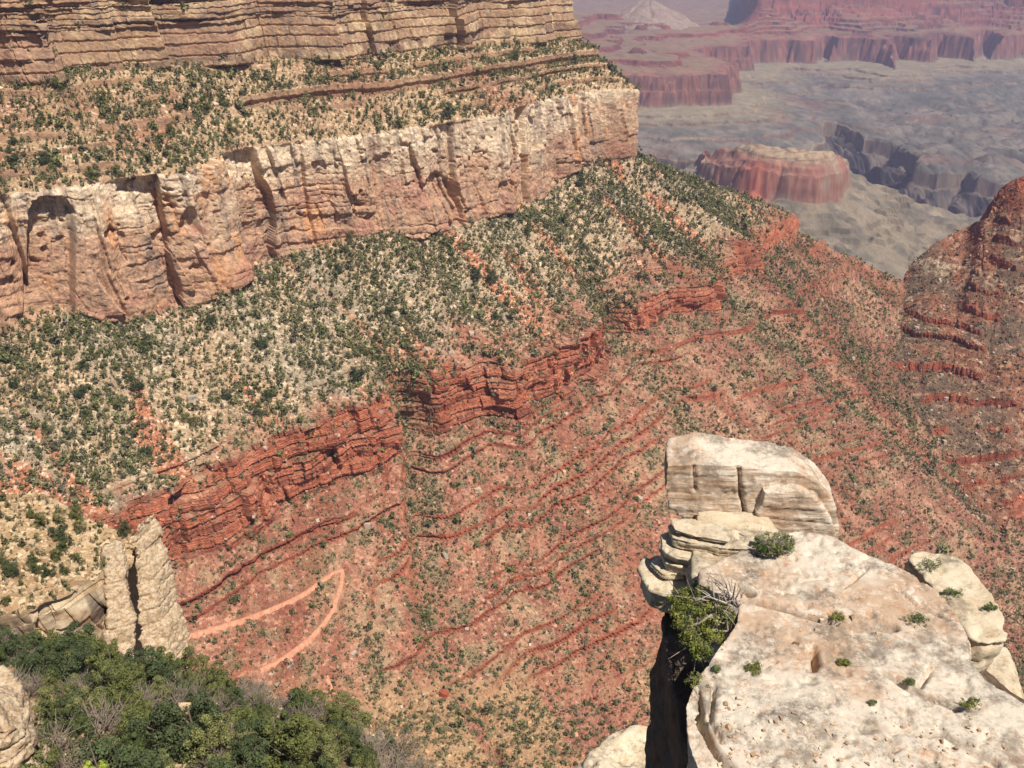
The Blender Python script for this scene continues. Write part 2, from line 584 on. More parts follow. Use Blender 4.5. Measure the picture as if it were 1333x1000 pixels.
# --- scree slope: gullies and hummocks
b = band(4.05, 5.0, 0.08)
flow = wX + 18 * fbm(wX / 60, Z / 70, 90, 2)
rid = 1 - abs(fbm(flow / 62, Z / 260, 91, 2)) * 2.2
gul = np.clip(rid, 0, 1) ** 3
disp += b * (-7.5 * gul * sstep(4.1, 4.6, V) * (1 - .7 * sstep(740, 830, S)) + 5 * fbm(wX / 38, Z / 38, 92, 4))
# --- red cliff band and the ledges above and below
Br = bed_table(-330, -990, 3.2, 12.5, 14)
zr = Z + 2.2 * fbm(wX / 55, Z / 30, 95, 3)
kr, fr = bed_of(zr, Br)
idr, djr = blocks(wX + 2 * fbm(wX / 12, Z / 12, 96, 2), kr, 7, 24, 97)
cl = band(4.98, 6.02, 0.03)
prot = fbm(wX / 60, kr * 0.9, 98, 2)
fR_, _, dfr = facets(wX + 2 * fbm(wX / 12, Z / 12, 88, 2), kr // 2, 22, .5, 89)
rec = fR_ - 1.2 * sstep(.9, 0, dfr) + (rnd1(kr, 99) - 0.5) * 7.5 * (0.7 + 0.6 * prot) + (rnd1(idr, 100) - 0.5) * 5.0 - 2.6 * sstep(0.72, 0.95, fr) - 1.6 * sstep(0.7, 0.0, djr)
rec += 5.5 * fbm(wX / 40, Z / 80, 101, 3)
Bf = bed_table(-330, -990, 1.0, 2.6, 15)
kf, ff = bed_of(zr, Bf)
rec += (rnd1(kf, 108) - .5) * 1.5 - .7 * sstep(.7, .95, ff)
disp += cl * rec
lg = band(4.7, 5.0, 0.05) * 0.6 + band(6.0, 6.97, 0.05) * sstep(-0.5, 0.4, fbm(wX / 110, kr * 1.7, 102, 2))
idl, djl = blocks(wX + 2 * fbm(wX / 12, Z / 12, 105, 2), bed_of(Z, Bs)[0], 6, 20, 106)
disp += CLF * ((rnd1(idl, 107) - .4) * 2.6 - 1.2 * sstep(.7, 0, djl)) - 3.4 * sstep(.35, .7, LIP)
lg = lg * (1 - .9 * sstep(6.3, 6.45, V) * sstep(215, 250, S) * sstep(420, 385, S))
disp += .6 * lg * ((rnd1(kr, 103) - 0.35) * 4.6 + (rnd1(idr, 104) - 0.5) * 2.2 - 2.0 * sstep(0.7, 0.95, fr))
# --- lower red slopes: draws running down
b = band(6.0, 7.0, 0.1)
flow2 = S + 10 * fbm(wX / 70, Z / 90, 110, 2)
rid2 = np.clip(1 - abs(fbm(flow2 / 55, Z / 500, 111, 2)) * 2.4, 0, 1) ** 3
disp += b * (-4.0 * np.sqrt(rid2) + 4.5 * fbm(wX / 45, Z / 35, 112, 4))
b = sstep(6.9, 7.2, V)
rid3 = np.clip(1 - abs(fbm(P[..., 0] / 42 + P[..., 1] / 160, P[..., 1] / 330, 115, 3)) * 2.6, 0, 1) ** 2
zadd = b * (-7 * rid3 + 7 * fbm(P[..., 0] / 50, P[..., 1] / 50, 116, 4))
# cut draws: drains that notch the red band
draws = [(uF[8], 0.12), (uF[14], 0.10), (uF[18], 0.09), (uF[21], 0.07)]
dr = np.zeros_like(Z)
for (ud, wd) in draws:
    dr = np.maximum(dr, np.exp(-((S / 100 - ud + 0.03 * fbm(Z / 40, ud, 120, 2)) / wd) ** 2))
disp -= 10 * dr * band(4.6, 6.9, 0.3)
zadd = zadd * sstep(720, 640, S)
disp = disp * (1 - sstep(6.55, 6.9, V) * sstep(700, 780, S))
ds_ = .5 * disp + .5 * smooth_u(smooth_u(disp, 1).T, 1).T
disp = np.where((V > 2.9) & (V < 4.1), ds_, disp)
P[..., 0] += NX * disp
P[..., 1] += NY * disp
jit = np.random.default_rng(131)
P[..., 2] += zadd + 0.9 * fbm(P[..., 0] / 4.5, P[..., 1] / 4.5, 130, 4) + 0.16 * jit.normal(0, 1, Z.shape) * (V > 1.9) + 1.6 * band(5.9, 7.5, .1) * np.clip(fbm(P[..., 0] / 7, P[..., 1] / 7 + Z / 5, 132, 3) - .12, 0, 1) * 2
bj = 0.5 * fbm(wX / 2.6, Z / 2.2, 133, 3) * (V > .5)
P[..., 0] += NX * bj
P[..., 1] += NY * bj
# face direction
dU = np.gradient(P, axis=1)
dV = np.gradient(P, axis=0)
N = np.cross(dV, dU)
area = np.linalg.norm(N, axis=2)
N = N / (area[..., None] + 1e-9)
nzs = smooth_u(abs(N[..., 2]), 3)
nzs = smooth_u(nzs.T, 3).T
steep = 1 - sstep(0.35, 0.72, nzs)
Zf = P[..., 2]

# --- rock and soil colours (what the rock is, not how it is lit)
n1 = fbm(wX / 16, Z / 12, 140, 4)
n2 = fbm(P[..., 0] / 2.6, P[..., 1] / 2.6 + Z / 2.2, 141, 4)
n3 = fbm(wX / 70, Z / 45, 142, 3)
vst = fbm(wX / 3.2, Z / 60, 143, 4)          # vertical streaks
gr = _h(np.arange(NVR)[:, None] + np.zeros((1, NU), int), np.arange(NU)[None] + np.zeros((NVR, 1), int), 9) - 0.5
up = mix(col(172, 138, 108), col(140, 112, 92), sstep(-0.5, 0.6, rnd1(k_up, 150) * 1.6 - 0.8 + 0.5 * n1))
up = mix(up, col(200, 170, 134), sstep(0.10, 0.6, n1 + 0.3 * rnd1(id_up, 151)))
up = mix(up, col(140, 122, 108), 0.65 * sstep(0.1, 0.5, vst + 0.3 * n3))
up = mix(up, col(172, 130, 106), 0.6 * sstep(0.1, 0.5, n3))
us = mix(col(180, 150, 116), col(160, 114, 88), sstep(0.0, 0.5, n3 + 0.4 * n2))
us = mix(us, col(222, 200, 168), 0.7 * sstep(0.2, 0.5, n2))
us = mix(us, col(150, 110, 84), np.maximum(steep, sstep(.1, .5, CLF)) * 0.85)
hgt = np.clip((3.95 - V), 0, 1)
pc = mix(col(190, 150, 120), col(222, 196, 164), sstep(0.25, 0.85, hgt + 0.45 * n3 + 0.25 * n1))
pc = mix(pc, col(206, 152, 108), 0.75 * sstep(0.15, 0.45, fbm(pw / 22, Z / 70, 144, 3)) * (rnd1(id_c, 152) > 0.35))
pc = mix(pc, col(150, 130, 114), 0.7 * sstep(0.12, 0.5, vst + 0.4 * fbm(wX / 30, Z / 60, 145, 2)))
pc = mix(pc, col(176, 126, 106), 0.7 * sstep(0.0, 0.5, fbm(wX / 30, Z / 20, 146, 3) - hgt * 0.7 + 0.15))
pc = mix(pc, col(232, 214, 190), 0.6 * sstep(0.25, 0.5, n2) * sstep(0.3, 0.9, hgt))
sc = mix(col(184, 156, 124), col(166, 148, 122), sstep(-0.2, 0.4, fbm(wX / 45, Z / 40, 147, 3)))
redn = fbm(flow / 26, Z / 110, 148, 3)
sc = mix(sc, col(188, 116, 84), 0.8 * sstep(0.22, 0.42, redn + 0.25 * sstep(-300, -350, Z)))
sc = mix(sc, col(228, 208, 178), 0.6 * sstep(0.2, 0.45, n2))
rs = mix(col(170, 118, 94), col(150, 100, 80), sstep(-0.4, 0.4, n1 + 0.5 * n3))
rs = mix(rs, col(200, 156, 128), 0.6 * sstep(0.12, 0.5, n2 + 0.35 * n3))
rs = mix(rs, col(140, 96, 78), 0.8 * sstep(6.0, 8.2, S / 100))
rc = mix(col(180, 108, 80), col(152, 90, 68), sstep(0.2, 0.8, rnd1(kr * 3 + 1, 153) + 0.3 * n1))
rc = mix(rc, col(198, 132, 102), 0.6 * sstep(0.1, 0.5, n1))
rc = mix(rc, col(114, 70, 58), 0.5 * sstep(0.2, 0.6, vst))
rs = mix(rs, col(172, 144, 112), .7 * sstep(.02, .4, fbm(P[..., 0] / 24, P[..., 1] / 24, 154, 4)) * (1 - .5 * sstep(700, 850, S)))
rs = mix(rs, col(128, 116, 86), .7 * sstep(.08, .4, fbm(P[..., 0] / 9, P[..., 1] / 9, 155, 4) + .3 * dr))
rs = mix(rs, col(150, 92, 70), .6 * sstep(.0, .4, fbm(flow2 / 16, Z / 110, 156, 4)))
rs = mix(rs, col(188, 144, 116), .5 * sstep(.1, .4, fbm(flow2 / 10 + 40, Z / 90, 157, 4)))
rs = mix(rs, mix(rc, col(138, 78, 58), .55 * sstep(.1, .5, CLF)), np.maximum(steep, sstep(.1, .5, CLF)) * sstep(4.6, 5.0, V))
vl = mix(col(190, 150, 112), col(178, 118, 96), sstep(0.1, 0.4, fbm(P[..., 0] / 30 + P[..., 1] / 60, P[..., 1] / 140, 149, 3)))
vl = mix(vl, col(150, 134, 100), 0.6 * sstep(0.0, 0.4, n2))
tS = sstep(-330, -356, Z + 16 * n3 + 10 * n1 + 14 * redn)
Ccol = up
Ccol = mix(Ccol, us, sstep(1.97, 2.03, V + 0.03 * n1) * (1 - steep * 0.5))
Ccol = mix(Ccol, pc, sstep(2.985, 3.0, V))
Ccol = mix(Ccol, sc, sstep(3.96, 4.04, V + 0.03 * n1))
Ccol = mix(Ccol, rs, np.where(V > 4, tS, 0))
Ccol = mix(Ccol, vl, sstep(6.85, 7.1, V + 0.05 * n1) * sstep(6.6, 6.2, S / 100))
rim = sstep(0.75, 0.5, V)
Ccol = mix(Ccol, col(176, 152, 116), rim)
# strip of green and scree in the draws
Ccol = mix(Ccol, col(168, 146, 116), 0.35 * dr * band(4.8, 6.6, 0.2))
Ccol = Ccol * (1 + 0.5 * gr[..., None]) * (1 + 0.3 * n2[..., None])

names = [(0, 2.0, "upper_cliff", "layered tan and grey cliff along the top of the canyon wall"),
         (2.0, 3.0, "upper_slope", "wooded tan slope between the upper cliff and the pale cliff"),
         (3.0, 4.0, "pale_cliff", "tall pale cream and pink cliff running across the canyon wall"),
         (4.0, 5.0, "scree_slope", "tan scree slope dotted with junipers below the pale cliff"),
         (5.0, 9.1, "red_slope", "stepped red slope with ledges falling to the canyon floor")]
vmid = V.mean(1)
lims = [0] + [int(np.searchsorted(vmid, a)) for a in (2.0, 3.0, 4.0, 5.0)] + [NVR - 1]
for i, (a, b_, nm, lb) in enumerate(names):
    r0, r1 = lims[i], lims[i + 1] + 1
    o = mesh_from(nm, P[r0:r1].reshape(-1, 3), grid_faces(r1 - r0, NU), M_TERR, Ccol[r0:r1].reshape(-1, 3), smooth=False)
    tag(o, lb, "cliff" if "cliff" in nm else "slope", kind="structure")
# ------------------------------------------------------------------ the right-hand red ridge across the side valley
def pts(lst):
    return np.array([at_z(*p) if p[0] != 'w' else np.array(p[1:], float) for p in lst])


def along(Pk, n, dens=None):
    d = np.concatenate([[0], np.cumsum(np.linalg.norm(np.diff(Pk, axis=0), axis=1))])
    t = np.linspace(0, d[-1], n) if dens is None else np.interp(np.linspace(0, 1, n), np.linspace(0, 1, len(d)), d)
    return np.stack([pchip(d, Pk[:, k], t) for k in range(3)], -1)


NRU, NRV = 520, 620
crest = pts([('w', 600, 1420, -530), (1178, 364, -500), (1184, 345, -484), (1215, 318, -452), (1262, 294, -426), (1284, 284, -406), (1294, 260, -384), (1304, 244, -366), (1335, 226, -342), (1450, 140, -270), (1650, 60, -200)])
brink = pts([('w', 585, 1380, -535), (1172, 372, -505), (1150, 480, -562), (1190, 545, -592), (1225, 602, -622), (1262, 650, -648), (1298, 692, -672), (1310, 672, -664), (1338, 652, -660), (1420, 620, -650), (1650, 560, -600)])
uk = np.array([0, .8, 1.6, 2.5, 3.5, 4.4, 5.3, 6.0, 7.0, 8.6, 10])
ur = np.interp(np.linspace(0, 1, NRU), [0, 0.12, 0.9, 1], [0, .8, 8.0, 10])
cr = np.stack([pchip(uk, crest[:, k], ur) for k in range(3)], -1)
br = np.stack([pchip(uk, brink[:, k], ur) for k in range(3)], -1)
dn = br[:, :2] - cr[:, :2]
dn /= np.linalg.norm(dn, axis=1, keepdims=True) + 1e-6
gorge = sstep(5.95, 6.35, ur)
b1 = np.concatenate([br[:, :2] + dn * (22 - 10 * gorge)[:, None], (br[:, 2] - 4 - 118 * gorge)[:, None]], 1)
b2 = np.concatenate([br[:, :2] + dn * 130, (br[:, 2] - 70 - 130 * gorge)[:, None]], 1)
bk = np.concatenate([cr[:, :2] - dn * 260, (cr[:, 2] - 190)[:, None]], 1)
LVr = np.stack([bk, cr, br, b1, b2])
vv = np.concatenate([np.linspace(0, 1, 60, endpoint=False), np.linspace(1, 2, 400, endpoint=False), np.linspace(2, 3, 110, endpoint=False), np.linspace(3, 4, 50)])
vi = np.minimum(vv.astype(int), 3)
vf = (vv - vi)[:, None, None]
PR = LVr[vi] * (1 - vf) + LVr[vi + 1] * vf
VR = np.broadcast_to(vv[:, None], PR.shape[:2])
PR[..., 2] -= 14 * np.sin(np.clip(VR - 1, 0, 1) * math.pi)      # a slightly hollow slope
sR = np.linalg.norm(np.diff(br, axis=0), axis=1)
sR = np.broadcast_to(np.concatenate([[0], np.cumsum(sR)])[None], VR.shape)
zR = PR[..., 2] + 2.5 * fbm(sR / 60, VR * 3, 201, 3)
BR = np.array([-150, -185, -215, -240, -262, -285, -305, -322, -340, -352, -366, -380, -394, -408, -430, -455, -472, -487, -510, -528, -541, -565, -585, -605, -625, -640, -655, -680, -720, -760, -800, -850, -900, -1000.])
kR, fR = bed_of(zR, BR)
strong = np.where(BR[kR] > -400, 0.95, np.where(np.isin(BR[kR], [-472., -528.]), 1.0, 0.6))
mR = strong * (sstep(1.0, 1.03, VR) - sstep(1.97, 2.0, VR))
zst, clR, lipR = stair(zR, BR, 0.10, 0.26, mR, 202, sR)
PR[..., 2] = zst - (zR - PR[..., 2])
txr, tyr = smooth_u(np.gradient(PR[..., 0], axis=1), 12), smooth_u(np.gradient(PR[..., 1], axis=1), 12)
l_ = np.hypot(txr, tyr) + 1e-9
nRx, nRy = -tyr / l_, txr / l_
sgn = np.sign((nRx * dn[None, :, 0] + nRy * dn[None, :, 1]).mean())
nRx, nRy = nRx * sgn, nRy * sgn
idR, djR = blocks(sR, kR, 4, 11, 203)
dR = ((rnd1(idR, 204) - 0.5) * 4.2 - 1.8 * sstep(0.6, 0, djR)) * np.maximum(sstep(.1, .5, clR), .8 * (BR[kR] > -400)) + 8 * fbm(PR[..., 0] / 40, PR[..., 1] / 40, 205, 4) - 2.5 * sstep(.3, .7, lipR) + clR * (rnd1(kR, 214) - .4) * 5
flR = sR + 25 * fbm(sR / 80, VR * 2, 206, 2)
dR -= 6 * np.clip(1 - abs(fbm(flR / 60, VR * 0.6, 207, 2)) * 2.4, 0, 1) ** 3 * sstep(1.2, 1.5, VR)
dR += (rnd1(kR + (VR > 2) * 77, 208) - 0.5) * 5 * (VR > 1.98) * gorge[None]
PR[..., 0] += nRx * dR
PR[..., 1] += nRy * dR
PR[..., 2] += 1.3 * fbm(PR[..., 0] / 6, PR[..., 1] / 6, 209, 4) + .2 * rng.normal(0, 1, VR.shape) + 2.5 * np.clip(fbm(PR[..., 0] / 10, PR[..., 1] / 10, 213, 3) - .15, 0, 1)
PR *= .88
NR = np.cross(np.gradient(PR, axis=0), np.gradient(PR, axis=1))
areaR = np.linalg.norm(NR, axis=2)
stR = 1 - sstep(0.35, 0.75, abs(NR[..., 2]) / (areaR + 1e-9))
n2 = fbm(PR[..., 0] / 6, PR[..., 1] / 6, 210, 4)
n3 = fbm(PR[..., 0] / 45, PR[..., 1] / 45, 211, 3)
gr = rng.random(VR.shape) - 0.5
cR = mix(col(158, 106, 80), col(128, 104, 84), sstep(-0.3, 0.4, n3 + 0.4 * (VR - 1.4)))
cR = mix(cR, col(186, 150, 122), 0.7 * sstep(0.15, 0.45, n2))
cR = mix(cR, mix(col(166, 92, 66), col(140, 76, 56), rnd1(kR, 212)), np.maximum(np.maximum(stR * 0.9, sstep(.1, .5, clR)), 0.8 * sstep(-350, -334, PR[..., 2])))
cR = mix(cR, col(188, 116, 88), (VR > 1.97) * gorge[None] * 0.85)
cR = mix(cR, col(196, 176, 146), 0.8 * np.exp(-((PR[..., 2] + 414 + 8 * n3) / 4.5) ** 2) * sstep(-0.3, 0.2, n2))
cR = .86 * cR * (1 + 0.5 * gr[..., None]) * (1 + 0.34 * n2[..., None])
o = mesh_from("red_ridge", PR.reshape(-1, 3), grid_faces(*VR.shape), M_TERR, cR.reshape(-1, 3))
tag(o, "dull red boulder-strewn ridge slope rising to a red butte at the edge", "ridge", kind="structure")

# ------------------------------------------------------------------ the far canyon
def pd(px, py, z):
    return at_z(px, py, z)[:2]


def sdist(X, Y, poly, closed):
    """distance to a polyline, and on which side (open: positive left of its direction; closed: positive inside)"""
    q = np.array(poly)
    n = len(q)
    best = np.full(X.shape, 1e18)
    side = np.zeros(X.shape)
    ins = np.zeros(X.shape, bool)
    for i in range(n if closed else n - 1):
        a, b = q[i], q[(i + 1) % n]
        d = b - a
        L2 = d @ d
        t = np.clip(((X - a[0]) * d[0] + (Y - a[1]) * d[1]) / L2, 0, 1)
        ex, ey = X - a[0] - t * d[0], Y - a[1] - t * d[1]
        e = ex * ex + ey * ey
        cr_ = d[0] * (Y - a[1]) - d[1] * (X - a[0])
        m = e < best
        best = np.where(m, e, best)
        side = np.where(m, np.sign(cr_), side)
        if closed:
            c = (a[1] > Y) != (b[1] > Y)
            with np.errstate(divide='ignore', invalid='ignore'):
                xi = a[0] + (Y - a[1]) / (b[1] - a[1]) * d[0]
            ins ^= c & (X < xi)
    s = np.where(ins, 1, -1) if closed else side
    return np.sqrt(best) * s


NT, NRr = 900, 1500
th = R(1) * np.linspace(-5, 40, NT)
rr = np.exp(np.interp(np.linspace(0, 1, NRr), [0, .3, .8, 1], np.log([1900, 3300, 7600, 22000])))
X, Y = rr[:, None] * np.sin(th)[None], rr[:, None] * np.cos(th)[None]
wx = 1.0
base = [np.array([-900., 5200.]), pd(700, 141, -800), pd(830, 141, -800), pd(885, 140, -800), pd(948, 137, -800), pd(958, 116, -800), pd(905, 96, -800), pd(930, 93, -800), pd(972, 93, -800), pd(984, 84, -800), pd(1020, 82, -800), pd(1060, 82, -800),
        pd(1072, 74, -800), pd(1082, 80, -800), pd(1140, 82, -800), pd(1152, 90, -800), pd(1162, 76, -800), pd(1205, 81, -800), pd(1222, 73, -800), pd(1240, 76, -800), pd(1262, 80, -800), pd(1282, 68, -800), pd(1292, 78, -800), pd(1340, 74, -800), pd(1420, 78, -800), pd(1560, 74, -800)]
Xw = X + 80 * fbm(X / 260, Y / 260, 301, 5) + 5 * fbm(X / 45, Y / 45, 308, 2)
Yw = Y + 130 * fbm(X / 260, Y / 260, 302, 5) + 7 * fbm(X / 45, Y / 45, 309, 2)
e = sdist(Xw, Yw, base, False)
e = abs(e) * np.where(sdist(Xw, Yw, base + [np.array([60000., 12000.]), np.array([60000., 90000.]), np.array([-60000., 90000.]), np.array([-60000., 5200.])], True) > 0, 1, -1)
ridg = 1 - abs(fbm(X / 520, Y / 520, 303, 4)) * 2
e2 = e + np.where(e > 0, -1, 0.4) * np.minimum(abs(e), 900) * 0.42 * np.clip(ridg, 0, 1) ** 2
ek = [-9000, -3200, -1500, -700, -420, -408, -262, -250, -160, -148, 0, 16, 24, 38, 170, 260, 285, 470, 500, 730, 760, 1000, 1030, 1330, 1365, 1800, 2300, 2380, 2900, 3300, 3380, 5200, 9000, 20000]
zk = [-985, -958, -940, -905, -876, -862, -850, -836, -828, -814, -800, -730, -724, -655, -640, -628, -602, -590, -562, -545, -515, -498, -468, -448, -412, -380, -300, -200, -150, -90, -20, 120, 330, 420]
z_old = np.interp(e2, ek, zk)
en = ek[:12] + [38, 110, 150, 158, 205, 212, 262, 270, 320, 328, 372, 380, 430, 438, 490, 498, 560, 570, 640, 652, 720, 760, 1000, 1060, 1400, 2000, 4000, 9000, 20000]
zn = zk[:12] + [-655, -640, -630, -614, -606, -590, -582, -562, -554, -538, -532, -512, -504, -488, -480, -458, -448, -430, -420, -400, -388, -362, -290, -190, -120, -60, 60, 250, 400]
tg_ = np.degrees(th)[None]
sec = sstep(14.2, 12.6, tg_) * sstep(0, 3, tg_)
z = z_old * sec + np.interp(e2, en, zn) * (1 - sec)
z += (14 * fbm(X / 170, Y / 170, 304, 5) + 5 * np.clip(1 - abs(fbm(X / 90, Y / 140, 305, 3)) * 2.5, 0, 1)) * sstep(200, -600, e)
tonto = sstep(-300, -900, e)
z -= tonto * 38 * np.clip(1 - abs(fbm(X / 700 + 3, Y / 700, 306, 4)) * 2.6, 0, 1) ** 2
# the flat-topped red butte
bf = [pd(905, 240, -800), pd(930, 250, -800), pd(960, 262, -800), pd(1000, 269, -800), pd(1060, 275, -800), pd(1090, 268, -800), pd(1103, 254, -800)]
but = bf + [q * (1 + 250 / np.hypot(*q)) for q in bf[::-1]]
eb = sdist(X + 16 * fbm(X / 70, Y / 70, 310, 3) + 3 * fbm(X / 20, Y / 30, 313, 2) + 14 * fbm(X / 150, Y / 150, 344, 2), Y + 16 * fbm(X / 70, Y / 70, 311, 3) + 2 * fbm(X / 18, Y / 30, 314, 2), but, True)
angb = np.arctan2(X - 560, Y - 3400)
eb2 = np.where(eb < 0, eb * (1 + 0.30 * fbm(X / 90, Y / 90, 312, 3) + 0.35 * np.clip(-eb / 120, 0, 1) * (abs(noise2(angb * 16, eb / 400, 315)) * 1.3 - .5)), eb)
zb = np.interp(eb2, [-1400, -800, -420, -250, -170, -160, -120, -112, -60, -50, -14, 0, 16, 24, 34, 46, 60, 66, 110, 150, 260], [-1080, -945, -915, -890, -868, -852, -842, -826, -806, -792, -780, -768, -690, -683, -668, -662, -650, -642, -632, -626, -620])
zb += np.interp(np.degrees(np.arctan2(X, Y)), [8, 11.5, 13.2, 14.3, 19.0, 20.2], [-70, -55, -18, 0, 0, -20]) * sstep(0, 30, eb)
lx, ly = pd(985, 196, -622)
zb += 22 * np.exp(-(((X - lx) / 38) ** 2 + ((Y - ly) / 60) ** 2))
isb = sstep(-5, 5, zb - z)
z = np.maximum(z, zb)
# the inner gorge
gor = [pd(845, 214, -950), pd(890, 221, -950), pd(935, 224, -950), pd(985, 220, -950), pd(1040, 208, -950), pd(1075, 196, -950), pd(1068, 172, -950), pd(1088, 168, -950), pd(1106, 177, -950), pd(1124, 184, -950), pd(1146, 186, -950), pd(1168, 190, -950), pd(1178, 202, -950), pd(1196, 208, -950), pd(1190, 218, -950), pd(1222, 222, -950),
       pd(1256, 218, -950), pd(1272, 228, -950), pd(1300, 230, -950), pd(1345, 226, -950), pd(1450, 222, -950), pd(1450, 270, -950), pd(1340, 300, -950), pd(1280, 292, -950), pd(1230, 286, -950), pd(1185, 275, -950), pd(1140, 262, -950), pd(1108, 262, -950), pd(1060, 240, -950), pd(960, 238, -950), pd(850, 232, -950)]
eg = sdist(X + 30 * fbm(X / 150, Y / 150, 320, 4), Y + 30 * fbm(X / 150, Y / 150, 321, 4), gor, True)
spur = np.clip(1 - abs(fbm(X / 120 + Y / 400, Y / 500, 322, 4)) * 2.2, 0, 1)
egs = np.where(eg > 0, eg * (0.40 + 0.95 * spur), eg)
sp2 = np.clip(1 - abs(fbm(X / 38 + Y / 300, Y / 260, 323, 3)) * 2.2, 0, 1)
egs = np.where(eg > 20, egs * (.8 + .35 * sp2), egs)
cut = np.interp(egs, [-140, -8, 4, 12, 40, 300, 500], [0, 6, 20, 80, 105, 400, 430])
z = np.where(eg > -140, z - cut, z)
z += 4 * fbm(X / 40, Y / 40, 325, 4) - 13 * tonto * np.clip(1 - abs(fbm(X / 75 + 3, Y / 75, 342, 3)) * 2.4, 0, 1) * .35 - 13 * tonto * np.clip(1 - abs(fbm(X / 160 + 7, Y / 160, 327, 4)) * 2.6, 0, 1) ** 2
# pale pyramid peak beyond
ax, ay = pd(845, -5, -405)
cap = np.where(rr[:, None] < 7050, -500., np.interp(rr[:, None], [7050, 7400, 9500, 13000, 22000], [-508, -640, -760, -620, 100])) + 25 * fbm(X / 260, Y / 260, 328, 4)
z = z * (1 - sec) + np.minimum(z, cap) * sec
hp = np.hypot(X - ax, (Y - ay) * 0.8)
zp = np.where(hp < 420, -408 - 0.52 * hp + 14 * fbm(X / 60, Y / 60, 326, 3) - 10 * np.clip(1 - abs(noise2(np.arctan2(Y - ay, X - ax) * 4, hp / 300, 329)) * 2, 0, 1) * np.clip(hp / 100, 0, 1), -9999)
pk = zp > z
z = np.maximum(z, zp)
PFc = np.stack([X, Y, z], -1)
NF_ = np.cross(np.gradient(PFc, axis=0), np.gradient(PFc, axis=1))
stF = 1 - abs(NF_[..., 2]) / (np.linalg.norm(NF_, axis=2) + 1e-9)
n1 = fbm(X / 200, Y / 200, 330, 4)
n2 = fbm(X / 45, Y / 45, 331, 4)
nz = fbm(z / 7, X / 700, 332, 3)
dg_ = np.clip(1 - abs(fbm(X / 330, Y / 330, 337, 4)) * 3.2, 0, 1) ** 2
cF = mix(col(102, 98, 90), col(126, 116, 104), sstep(-0.4, 0.5, n1 + 0.4 * n2))
cF = mix(cF, col(84, 82, 74), .7 * dg_)
cF = mix(cF, col(124, 92, 80), 0.5 * sstep(0.3, 0.6, fbm(X / 330 + 9, Y / 330, 333, 3)))
cF = mix(cF, col(150, 136, 108), sstep(-420, -120, e) * sstep(20, -20, e) * 0.7)
redw = mix(col(150, 100, 84), col(112, 80, 72), sstep(-0.4, 0.4, n2 + fbm(X / 26, Y / 26 + z / 200, 338, 3)))
supai = mix(col(146, 88, 74), col(100, 66, 60), sstep(-0.25, 0.25, nz + .5 * n2))
supai = mix(supai, col(136, 116, 92), 0.8 * sstep(0.10, 0.02, stF))
cF = mix(cF, mix(col(122, 94, 80), col(150, 132, 108), sstep(-.2, .3, nz)), sstep(.14, .34, stF) * (e < 0) * (z > -930))
cF = mix(cF, redw * (1 + .4 * fbm(z / 14, X / 500, 339, 2)[..., None]), sstep(-10, 10, e))
cF = mix(cF, supai, sstep(60, 140, e))
cF = mix(cF, col(206, 190, 164), sstep(-330, -290, z) * sstep(0, 50, e) * 0.9)
bred = mix(col(152, 106, 90), col(158, 132, 112), sstep(-0.2, 0.4, fbm(X / 50, z / 60, 334, 3)))
bred = bred * (1 + .3 * fbm(z / 8, angb * 6, 340, 2)[..., None])
bred = bred * (1 + .16 * fbm(angb * 90, z / 120, 336, 3)[..., None])
bc = mix(mix(col(140, 126, 106), col(112, 104, 90), sstep(-.1, .4, fbm(X / 60, Y / 60, 343, 4))), bred, sstep(-10, 6, eb) * sstep(-655, -668, z))
bc = mix(bc, mix(col(170, 148, 120), col(140, 104, 84), sstep(-.1, .3, fbm(z / 4, X / 300, 341, 2))), sstep(-668, -655, z))
bc = mix(bc, col(182, 100, 78), np.exp(-(((X - lx) / 45) ** 2 + ((Y - ly) / 60) ** 2)))
cF = mix(cF, bc, isb * sstep(-500, -300, eb))
cF = mix(cF, mix(col(62, 57, 54), col(112, 100, 90), sstep(0.0, 0.7, fbm(X / 60, Y / 160, 335, 3) + 0.45 * (1 - spur))), sstep(4, 22, eg))
cF = mix(cF, col(120, 104, 90), sstep(-2, 4, eg) * sstep(26, 16, eg))
cF = mix(cF, col(152, 130, 114), (pk * 1.0))
cF = cF * (1 + 0.25 * n2[..., None]) * (1 + 0.3 * (rng.random(X.shape) - 0.5)[..., None])
o = mesh_from("far_canyon", PFc.reshape(-1, 3), grid_faces(NRr, NT)[:, ::-1], M_FAR, cF.reshape(-1, 3), smooth=False)
tag(o, "hazy far canyon with grey-green platform, dark inner gorge and red terraced walls", "canyon", kind="structure")

# ------------------------------------------------------------------ near spur on the left (with its white cliff) and the near wooded slope
def sheet_d(rows, nv, nu, bow=0):
    """rows of (px, py, slant distance) from the far edge to the near one"""
    A = []
    for row in rows:
        q = np.array([at_d(*p) if p[0] != 'w' else np.array(p[1:], float) for p in row])
        kx = np.linspace(0, 1, len(q))
        A.append(np.stack([pchip(kx, q[:, k], np.linspace(0, 1, nu)) for k in range(3)], -1))
    A = np.array(A)
    t = np.linspace(0, len(rows) - 1, nv)
    i = np.minimum(t.astype(int), len(rows) - 2)
    f = (t - i)[:, None, None]
    return A[i] * (1 - f) + A[i + 1] * f, np.broadcast_to(t[:, None], (nv, nu))


def drop(row, away, dz):
    out = []
    for p in row:
        q = at_d(*p)
        h = q[:2] / np.hypot(*q[:2])
        out.append(('w', q[0] + h[0] * away, q[1] + h[1] * away, q[2] - dz))
    return out


